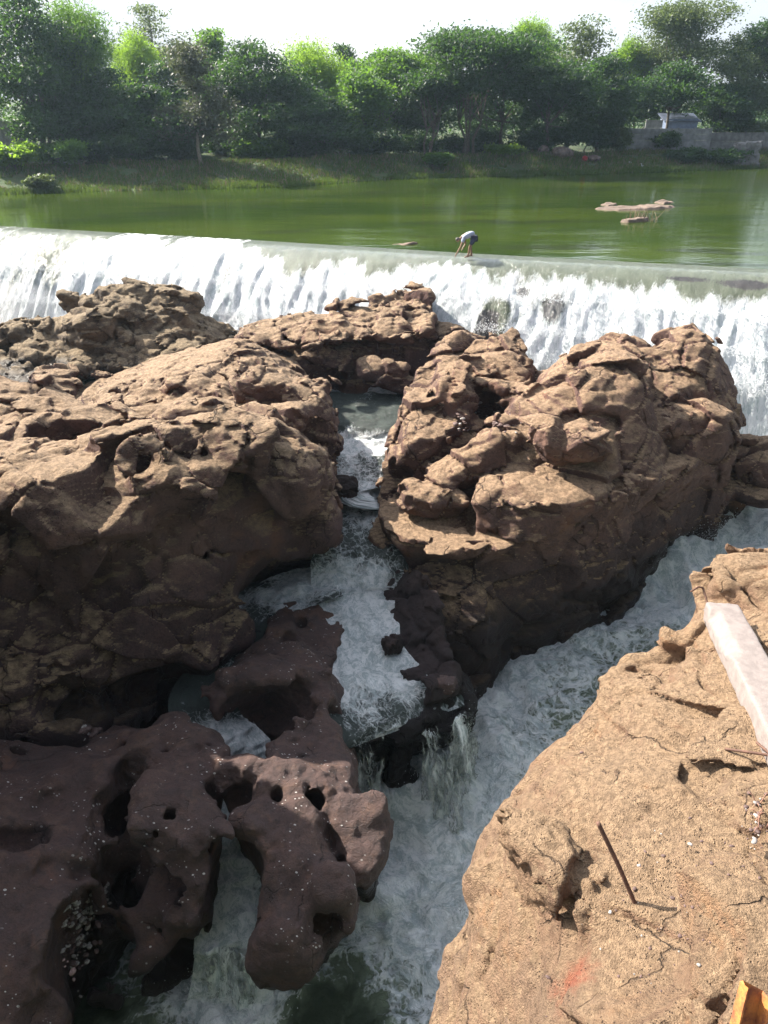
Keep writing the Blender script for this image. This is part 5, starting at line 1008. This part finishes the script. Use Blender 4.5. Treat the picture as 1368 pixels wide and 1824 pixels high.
# sandbars in the pool
M_bar = simple('gravel_bar', (0.165, 0.116, 0.0863), .9, .35, 2.5, bump=.05)
def bar(pts, label, seed, top=.09):
    P = [U(a, b_, 0)[:2] for a, b_ in pts]; c0 = np.mean(P, 0); P = [tuple(c0+(np.array(p)-c0)*np.array([.92, .75])) for p in P]; c_ = np.mean(P, 0); f = loft([(.10, [('w', *p) for p in P]), (-.35, [('w', *(c_+(np.array(p)-c_)*1.5)) for p in P])], top=top+.03, k=.05, bottom=-.35)
    o = sculpt('gravel_bar', f, M_bar, .07, lambda x, y, z: .01+.07*fbm(x*1.3, y*1.3+seed, z*0, 4, .6), margin=.3, pad=.15); tag(o, label, 'sandbar', 'bars in the green pool'); return o
bar([(1058, 373), (1085, 367), (1130, 368), (1165, 365), (1200, 368), (1196, 372), (1150, 376), (1100, 377)], 'long pinkish gravel bar in the green pool', 1, .08)
bar([(1066, 365), (1085, 363), (1100, 365), (1085, 368)], 'small gravel bar touching the back left of the long one', 2)
bar([(1163, 361), (1185, 358), (1204, 361), (1185, 365)], 'small gravel bar behind the right end of the long one', 3)
bar([(1104, 396), (1130, 391), (1155, 390), (1150, 395), (1120, 398)], 'small gravel bar with dry weeds, nearest to the weir', 4, .12)
bar([(685, 436), (720, 433), (745, 434), (720, 438)], 'thin gravel streak at the weir crest left of the person', 5, .05)
rg = np.random.default_rng(8); P = [];
c = U(1136, 393, 0); parts = []
for i in range(26):
    b0 = np.array([rg.normal()*.5, rg.normal()*.3, 0]); h = rg.uniform(.25, .75); e = b0+np.array([rg.normal()*.2, rg.normal()*.2, h]); parts.append(tube_np([b0, (b0+e)/2+rg.normal(size=3)*.03, e], [.02, .016, .008], 4))
v, f_ = join(parts); o = mesh_np('dry_weed', v, f_, M_st, loc=c); tag(o, 'tuft of dry weeds growing on the nearest small gravel bar', 'plant')
# ------------------------------------------------------------------ near objects: beam, bars, bracket
M_beam = simple('beam_concrete', (.215, .180, .165), .85, .2, 20, bump=.003); M_rust = simple('rusty_steel', (0.133, 0.0663, 0.0429), .8, .4, 40, bump=.002); M_rusto = simple('orange_rust', (0.429, 0.156, 0.0351), .75, .6, 22, bump=.004, col2=(0.172, 0.0507, 0.0234))
def rod(name, P, r, mat, parent=None, ribs=True, k=8):
    P = [np.array(p, float) for p in P]; Q = []
    for i in range(len(P)-1):
        m = max(2, int(np.linalg.norm(P[i+1]-P[i])/.012)) if ribs else 6
        for j in range(m): Q.append(P[i]+(P[i+1]-P[i])*j/m)
    Q.append(P[-1]); rr = [r*(1+(.10 if (i % 2) and ribs else 0)) for i in range(len(Q))]
    v, f_ = tube_np(Q, rr, k); o = mesh_np(name, v-np.array(P[0]), f_, mat, None, loc=P[0])
    if parent is not None:
        o.parent = parent; o.location = Vector(P[0])-parent.location
    return o
def on8(px, py, dz=0): q = hit(f8, px, py, t0=1.2, t1=12); return q+np.array([0, 0, dz])
# broken concrete beam
A_ = np.array(U(1284, 1092, 2.93)); B_ = np.array(U(1440, 1400, 3.22)); ax = B_-A_; Lb = np.linalg.norm(ax); ex = ax/Lb; ey = np.cross([0, 0, 1], ex); ey /= np.linalg.norm(ey); ez = np.cross(ex, ey)
broot = empty('concrete_beam', A_); tag(broot, 'broken whitish concrete beam with bent bars lying at the right edge of the near rock', 'beam')
NX, NS = 90, 8
prof = []
w2, h2 = .098, .065
for k_, (u0, v0) in enumerate([(-1, -1), (1, -1), (1, 1), (-1, 1)]):
    u1, v1 = [(-1, -1), (1, -1), (1, 1), (-1, 1)][(k_+1) % 4]
    for j in range(NS*2): t = j/(NS*2); prof.append((u0+(u1-u0)*t, v0+(v1-v0)*t))
prof = np.array(prof); rr_ = np.abs(prof); m_ = rr_.min(1); prof = prof*(1-.06*m_**6)[:, None]
V = []
for i in range(NX):
    s_ = Lb*i/(NX-1)
    for (u_, v_) in prof:
        p = A_+ex*s_+ey*u_*w2+ez*v_*h2; V.append(p)
V = np.array(V); s_ = np.repeat(np.arange(NX)/(NX-1)*Lb, len(prof)); u_ = np.tile(prof[:, 0], NX); v_ = np.tile(prof[:, 1], NX)
nn = fbm(V[:, 0]*9, V[:, 1]*9, V[:, 2]*9, 4, .6)
V += (nn*.003)[:, None]*(ey*u_[:, None]+ez*v_[:, None])
# spalled left edge and ragged end
left = -u_ if (ey[0] > 0) else u_
sp = sstep(.10, .16, s_)*sstep(.75, .5, s_)*sstep(.35, 1., left)*sstep(-.4, .6, v_)
V += -ez*(sp*(.05+.02*nn))[:, None]
V += ex*((s_ < .06)*(.03*nn+.03*np.abs(left)*(v_ < 0)))[:, None]
nP = len(prof); F = [(i*nP+j, i*nP+(j+1) % nP, (i+1)*nP+(j+1) % nP, (i+1)*nP+j) for i in range(NX-1) for j in range(nP)]
e0 = len(V); V = np.concatenate([V, [A_-ex*.015], [B_]])
F += [(j, e0, (j+1) % nP, (j+1) % nP) for j in range(nP)]+[((NX-1)*nP+j, (NX-1)*nP+(j+1) % nP, e0+1, e0+1) for j in range(nP)]
bo = mesh_np('beam_body', V-A_, np.array(F), M_beam, broot)
rod('rebar', [U(1262, 1082, 2.95), U(1256, 1060, 3.0), U(1252, 1047, 3.03), U(1244, 1045, 3.04), U(1230, 1054, 3.02)], .006, M_rust, broot, ribs=False)
rod('rebar', [U(1326, 1208, 3.04), U(1327, 1240, 3.04), U(1328, 1268, 3.0)], .010, M_rust, broot)
rod('rebar', [U(1333, 1226, 3.08), U(1345, 1229, 3.085), U(1358, 1235, 3.09)], .004, M_rust, broot, ribs=False)
rod('rebar', [U(1355, 1246, 3.08), U(1375, 1240, 3.09)], .006, M_rust, broot)
rod('rebar', [U(1350, 1279, 3.08), U(1375, 1279, 3.09)], .004, M_rust, broot, ribs=False)
q = on8(1228, 1116); o = rod('steel_wire', [q+np.array([0, 0, .005]), q+np.array([.04, -.01, .02]), np.array(on8(1262, 1116, .02))], .004, M_rust, ribs=False); tag(o, 'short bent rusty wire on the rock left of the beam end', 'wire')
# upright bar with its shadow
b0 = on8(1141, 1608, -.05); d = ray(1065, 1465); t = (b0[1]+.0)/d[1]; tip = np.array([0, 0, CAM_H])+d*(np.linalg.norm((b0-np.array([0, 0, CAM_H])))/np.linalg.norm(d)*.93)
o = rod('steel_bar', [b0, b0*.5+tip*.5+np.array([.004, 0, 0]), tip], .0082, M_rust); tag(o, 'rusty steel bar standing out of the near rock and throwing a thin shadow', 'rod')
o = rod('steel_bar', [on8(1290, 1340, .02), on8(1330, 1350, .035), on8(1372, 1358, .04)], .006, M_rust); tag(o, 'longer thin rusty bar lying on the rock below the beam', 'rod')
o = rod('steel_bar', [on8(1343, 1337, .05), on8(1375, 1365, .05)], .006, M_rust); tag(o, 'thin rusty bar crossing the end of the other at the right edge', 'rod')
rg = random.Random(4); parts = []
for i in range(14):
    q = on8(1352+rg.uniform(-8, 14), 1455+rg.uniform(-30, 30), .0); e = q+np.array([rg.uniform(-.05, .05), rg.uniform(-.05, .05), rg.uniform(.0, .05)]); parts.append(tube_np([q, (q+e)/2+np.array([0, 0, .01]), e], [.003, .002, .001], 5))
v, f_ = join(parts); o = mesh_np('dry_twigs', v, f_, simple('twig', (.25, .13, .09), .9, .3, 20)); tag(o, 'dry reddish twigs in a crack at the right edge of the near rock', 'twigs')
# rusty channel bracket at the bottom right
def chan(px, py, py2, label):
    a = np.array(U(px, py, 3.62)); c = np.array(U(px-24, py2, 3.50)); ax = c-a; L = np.linalg.norm(ax); ex = ax/L
    ey = np.array([1, .12, .0]); ey -= ex*(ey@ex); ey /= np.linalg.norm(ey); ez = np.cross(ex, ey); ez *= -1 if ez[2] < 0 else 1
    r = empty('steel_channel', a); tag(r, label, 'bracket')
    W = .062; n_ = 40
    S = [(-W/2, .030), (-W/2-.004, .0), (-W/2, -.001), (W/2, -.001), (W/2+.004, .0), (W/2, .034)]
    S = [(-W/2-.003, .030), (-W/2-.003, -.004), (W/2+.003, -.004), (W/2+.003, .036), (W/2-.001, .036), (W/2-.001, .0), (-W/2+.001, .0), (-W/2+.001, .030)]
    V = []; k = len(S)
    for i in range(n_):
        s = L*i/(n_-1)
        for j, (u_, v_) in enumerate(S):
            nn = fbm(np.array([s*30.+j]), np.array([u_*50]), np.array([v_*50]), 3)[0]
            rag = (.006*math.sin(j*2.4)+.010*nn)*(i < 3)
            if j in (2, 3, 4, 5): rag -= .012*(i < 2)*(j in (3, 4))
            V.append(ex*(s-rag)+ey*(u_+.0008*nn)+ez*(v_+.0012*nn))
    F = [(i*k+j, i*k+(j+1) % k, (i+1)*k+(j+1) % k, (i+1)*k+j) for i in range(n_-1) for j in range(k)]
    F += [(0, 1, 6, 7), (1, 2, 5, 6), (2, 3, 4, 5)]; e = (n_-1)*k; F += [(e, e+1, e+6, e+7), (e+1, e+2, e+5, e+6), (e+2, e+3, e+4, e+5)]
    mesh_np('channel_body', np.array(V), np.array(F), M_rusto, r, smooth=False)
    return r
chan(1340, 1757, 1860, 'short orange rusted steel channel sticking up at the bottom right corner')
# ------------------------------------------------------------------ person stooping on the weir crest
def skin_body(name, joints, edges, rad, mat, parent, sub=2, root=0):
    me = bpy.data.meshes.new(name); me.from_pydata(joints, edges, []); me.update(); o = bpy.data.objects.new(name, me); COL.objects.link(o)
    s = o.modifiers.new('skin', 'SKIN'); s.use_smooth_shade = True
    for i, v in enumerate(me.skin_vertices[0].data): v.radius = (rad[i], rad[i]) if not isinstance(rad[i], tuple) else rad[i]; v.use_root = (i == root)
    o.modifiers.new('sub', 'SUBSURF').levels = sub; o.modifiers['sub'].render_levels = sub
    dg = bpy.context.evaluated_depsgraph_get(); m2 = bpy.data.meshes.new_from_object(o.evaluated_get(dg)); bpy.data.objects.remove(o)
    m2.materials.clear(); m2.materials.append(mat); o = bpy.data.objects.new(name, m2); COL.objects.link(o); m2.name = name
    m2.polygons.foreach_set('use_smooth', [True]*len(m2.polygons))
    if parent is not None: o.parent = parent
    return o
M_skin = simple('skin', (0.234, 0.133, 0.0858), .55, .15, 10); M_shirt = simple('shirt_pale_blue', (0.312, 0.343, 0.452), .8, .15, 7, bump=.01); M_short = simple('shorts_navy', (0.039, 0.0468, 0.0858), .85, .2, 8, bump=.01); M_hair = simple('hair', (0.039, 0.0312, 0.0273), .6, .3, 40)
c = U(835.5, 457.5, .03); pr = empty('person', (c[0], c[1]-.05, .0)); tag(pr, 'man in pale shirt and dark shorts stooping on the weir crest', 'person')
K = .0249
def J(px, py, y=0.): return ((px-835.5)*K, y, (457.5-py)*K*1.06+.02)
fy = .11
jn = {'pelv': J(842.5, 424), 'waist': J(837, 420.5), 'chest': J(828, 422.5), 'neck': J(821, 425.5), 'head0': J(818.5, 427.5),
      'shL': J(824, 425.5, -.17), 'elL': J(818.5, 440, -.20), 'wrL': J(811.5, 452, -.17), 'shR': J(824, 425.5, .17), 'elR': J(828.5, 437.5, .17), 'wrR': J(824, 443, .08),
      'hiL': J(842.5, 427, -.10), 'knL': J(835, 440, -.11), 'anL': J(833, 454.5, -.11), 'toL': (J(833, 456, -.11)[0]-.17, -.13, .03), 'hiR': J(842.5, 427, .10), 'knR': J(837.5, 440, .12), 'anR': J(840, 454, .12), 'toR': (J(840, 456, .12)[0]-.17, .14, .03), 'heL': (J(833, 456)[0]+.04, -.11, .035), 'heR': (J(840, 456)[0]+.04, .12, .035)}
nm = list(jn); ix = {k: i for i, k in enumerate(nm)}
E_ = [('pelv', 'waist'), ('waist', 'chest'), ('chest', 'neck'), ('neck', 'head0'), ('chest', 'shL'), ('shL', 'elL'), ('elL', 'wrL'), ('chest', 'shR'), ('shR', 'elR'), ('elR', 'wrR'), ('pelv', 'hiL'), ('hiL', 'knL'), ('knL', 'anL'), ('anL', 'toL'), ('pelv', 'hiR'), ('hiR', 'knR'), ('knR', 'anR'), ('anR', 'toR'), ('anL', 'heL'), ('anR', 'heR')]
rd = dict(pelv=.13, waist=.12, chest=.14, neck=.055, head0=.05, shL=.06, elL=.042, wrL=.028, shR=.06, elR=.042, wrR=.028, hiL=.095, knL=.058, anL=.038, toL=.03, hiR=.095, knR=.058, anR=.038, toR=.03, heL=.03, heR=.03)
J_ = [jn[k] for k in nm]; EE = [(ix[a], ix[b_]) for a, b_ in E_]; RD = [rd[k] for k in nm]
# head, ears, nose as part of the body surface: added chains; hands with fingers
def addj(key, p, r, frm): jn[key] = p; ix[key] = len(J_); J_.append(p); RD.append(r); EE.append((ix[frm], ix[key]))
h0 = np.array(jn['head0']); hd = np.array([-.62, 0, -.42]); hd /= np.linalg.norm(hd)
addj('head1', tuple(h0+hd*.07), .088, 'head0'); addj('head2', tuple(h0+hd*.15), .095, 'head1'); addj('head3', tuple(h0+hd*.215), .062, 'head2')
fc = np.array([-.35, 0, -.93]); fc /= np.linalg.norm(fc)
addj('nose', tuple(h0+hd*.11+fc*.105), .014, 'head1'); addj('chin', tuple(h0+hd*.03+fc*.07), .035, 'head1')
for sgn, w_, e_ in ((-1, 'wrL', 'elL'), (1, 'wrR', 'elR')):
    W_ = np.array(jn[w_]); dv = W_-np.array(jn[e_]); dv /= np.linalg.norm(dv); sd_ = np.array([0, 1., 0]); dn_ = np.cross(dv, sd_)
    addj('palm'+w_, tuple(W_+dv*.05), .03, w_)
    for k_, (o_, l_) in enumerate(((-.030, .075), (-.010, .088), (.010, .082), (.029, .066))):
        b_ = W_+dv*.085+sd_*o_; addj('f%d%s' % (k_, w_), tuple(b_), .0115, 'palm'+w_); addj('g%d%s' % (k_, w_), tuple(b_+dv*l_*.5+dn_*.010), .0095, 'f%d%s' % (k_, w_)); addj('h%d%s' % (k_, w_), tuple(b_+dv*l_*.85+dn_*.03), .008, 'g%d%s' % (k_, w_))
    t_ = W_+dv*.04-sd_*sgn*.035; addj('t'+w_, tuple(t_), .012, 'palm'+w_); addj('u'+w_, tuple(t_+dv*.04-sd_*sgn*.018+dn_*.01), .010, 't'+w_)
body = skin_body('body', J_, EE, RD, M_skin, pr)
skin_body('shirt', [jn['pelv'], jn['waist'], jn['chest'], tuple(np.array(jn['neck'])+np.array([.03, 0, 0])), jn['shL'], tuple(np.array(jn['shL'])*.45+np.array(jn['elL'])*.55), jn['shR'], tuple(np.array(jn['shR'])*.45+np.array(jn['elR'])*.55), tuple(np.array(jn['chest'])+np.array([.05, 0, -.12]))], [(0, 1), (1, 2), (2, 3), (2, 4), (4, 5), (2, 6), (6, 7), (2, 8)], [.165, .172, .185, .08, .09, .078, .09, .078, .14], M_shirt, pr)
skin_body('shorts', [tuple(np.array(jn['pelv'])+np.array([.01, 0, -.01])), jn['hiL'], tuple(np.array(jn['hiL'])*.15+np.array(jn['knL'])*.85), jn['hiR'], tuple(np.array(jn['hiR'])*.15+np.array(jn['knR'])*.85)], [(0, 1), (1, 2), (0, 3), (3, 4)], [.158, .122, .092, .122, .092], M_short, pr)
f = blob(*(h0+hd*.15-fc*.03), (.105, .1, .098), world=True, p=2.1)
hr = sculpt('hair', combo([f], [(blob(*(h0+hd*.09+fc*.085), (.10, .12, .075), world=True, p=2.), .01), (blob(*(h0-hd*.03), (.06, .12, .1), world=True, p=2.), .02)]), M_hair, .012, lambda x, y, z: .006*fbm(x*30, y*30, z*30, 2), pad=.02, margin=.05); hr.parent = pr
for s_ in (-1, 1):
    o = sculpt('ear', blob(*(h0+hd*.10+np.array([0, s_*.092, 0])+fc*.01), (.03, .014, .035), world=True, p=2.), M_skin, .007, lambda x, y, z: 0*x, pad=.02, margin=.02); o.parent = pr
# spray thrown up where the water lands
def spray(boxes, n, r, label, seed):
    rg = np.random.default_rng(seed); C = []
    for (p, sx, sy, sz, k) in boxes:
        m = int(n*k); q = rg.normal(size=(m, 3))*np.array([sx, sy, sz]); q[:, 2] = np.abs(q[:, 2]); C.append(np.array(p)+q)
    C = np.concatenate(C); m = len(C); s = r*rg.uniform(.4, 1.3, (m, 1))*rg.uniform(.5, 1., (m, 1))
    T = np.array([(0, 0, 1.), (.94, 0, -.33), (-.47, .82, -.33), (-.47, -.82, -.33)]); st = rg.uniform(.8, 2.2, (m, 1, 1))
    V = (C[:, None]+T[None]*s[:, :, None]*np.concatenate([np.ones((m, 1, 2)), st], -1)).reshape(-1, 3)
    F = (np.array([(0, 1, 2), (0, 2, 3), (0, 3, 1), (1, 3, 2)])[None]+4*np.arange(m)[:, None, None]).reshape(-1, 3)
    o = mesh_np('spray', V, F, M_spray); tag(o, label, 'spray', kind='stuff')
M_spray = simple('spray_water', (.9, .92, .94), .3, trans=.4)
B = []
for x in np.arange(-26, 20, .7):
    T = float(np.interp(x, TX, TT)); zt = float(np.interp(x, TX, TZ))
    for u_, k_, sz in ((.55, .5, .12), (.8, .8, .18), (1.0, 1.2, .4)):
        t_ = T*u_; B.append(((x+NV[0]*t_, crestY(x)+NV[1]*t_, float(weir_z(x, t_))+.15), .4, .25, sz, k_))
spray(B, 500, .022, 'droplets thrown up along the falls', 1)
B = [(U(840, 1350, -8.2), .25, .25, .6, 1.2), (U(880, 1400, -8.6), .5, .4, .35, 1.5), (U(780, 1400, -8.5), .4, .3, .3, 1.), (U(660, 1420, -8.7), .3, .2, .2, .5), (U(1180, 985, -6.7), 1.2, .5, .25, 2.), (U(1300, 950, -6.4), 1., .5, .25, 1.5), (U(415, 1770, -8.9), .45, .2, .2, .8), (U(1345, 760, -5), .5, 1.5, .3, 1.)]
spray(B, 1500, .014, 'droplets splashing over the rapids in the gorge', 2)
# fine spray hanging at the foot of the falls
m, n = new_mat('mist'); b = NB(n); pv = b('VolumePrincipled'); pv.inputs['Density'].default_value = .16; pv.inputs['Color'].default_value = (.96, .97, 1, 1); pv.inputs['Anisotropy'].default_value = .3
n.links.new(pv.outputs[0], b('OutputMaterial').inputs['Volume'])
for (x, y, z, rx, ry, rz) in ((-19.5, 38.6, -3.6, 5.5, 1.6, 1.6), (-12.5, 36.2, -3.9, 4., 1.2, .9), (-1.5, 33.2, -3.6, 4., 1., .7), (13.5, 28.6, -3.6, 4.5, 1.5, .8)):
    v_, f_ = bmesh_ico(2); o = mesh_np('mist', v_*np.array([rx, ry, rz]), f_, m, loc=(x, y, z)); tag(o, 'fine spray hanging at the foot of the falls', 'mist', kind='stuff')
# ------------------------------------------------------------------ air
q = boxm(-170, 220, -40, 260, -12.6, 34, 0)
m, n = new_mat('haze'); b = NB(n); pv = b('VolumePrincipled'); pv.inputs['Density'].default_value = .00025; pv.inputs['Color'].default_value = (.62, .82, 1, 1); pv.inputs['Anisotropy'].default_value = .35
n.links.new(pv.outputs[0], b('OutputMaterial').inputs['Volume'])
hz = bmo('haze', q, m); tag(hz, 'thin bluish morning haze over the river', 'haze', kind='stuff')
print('script %.1fs' % (time.time()-T0))
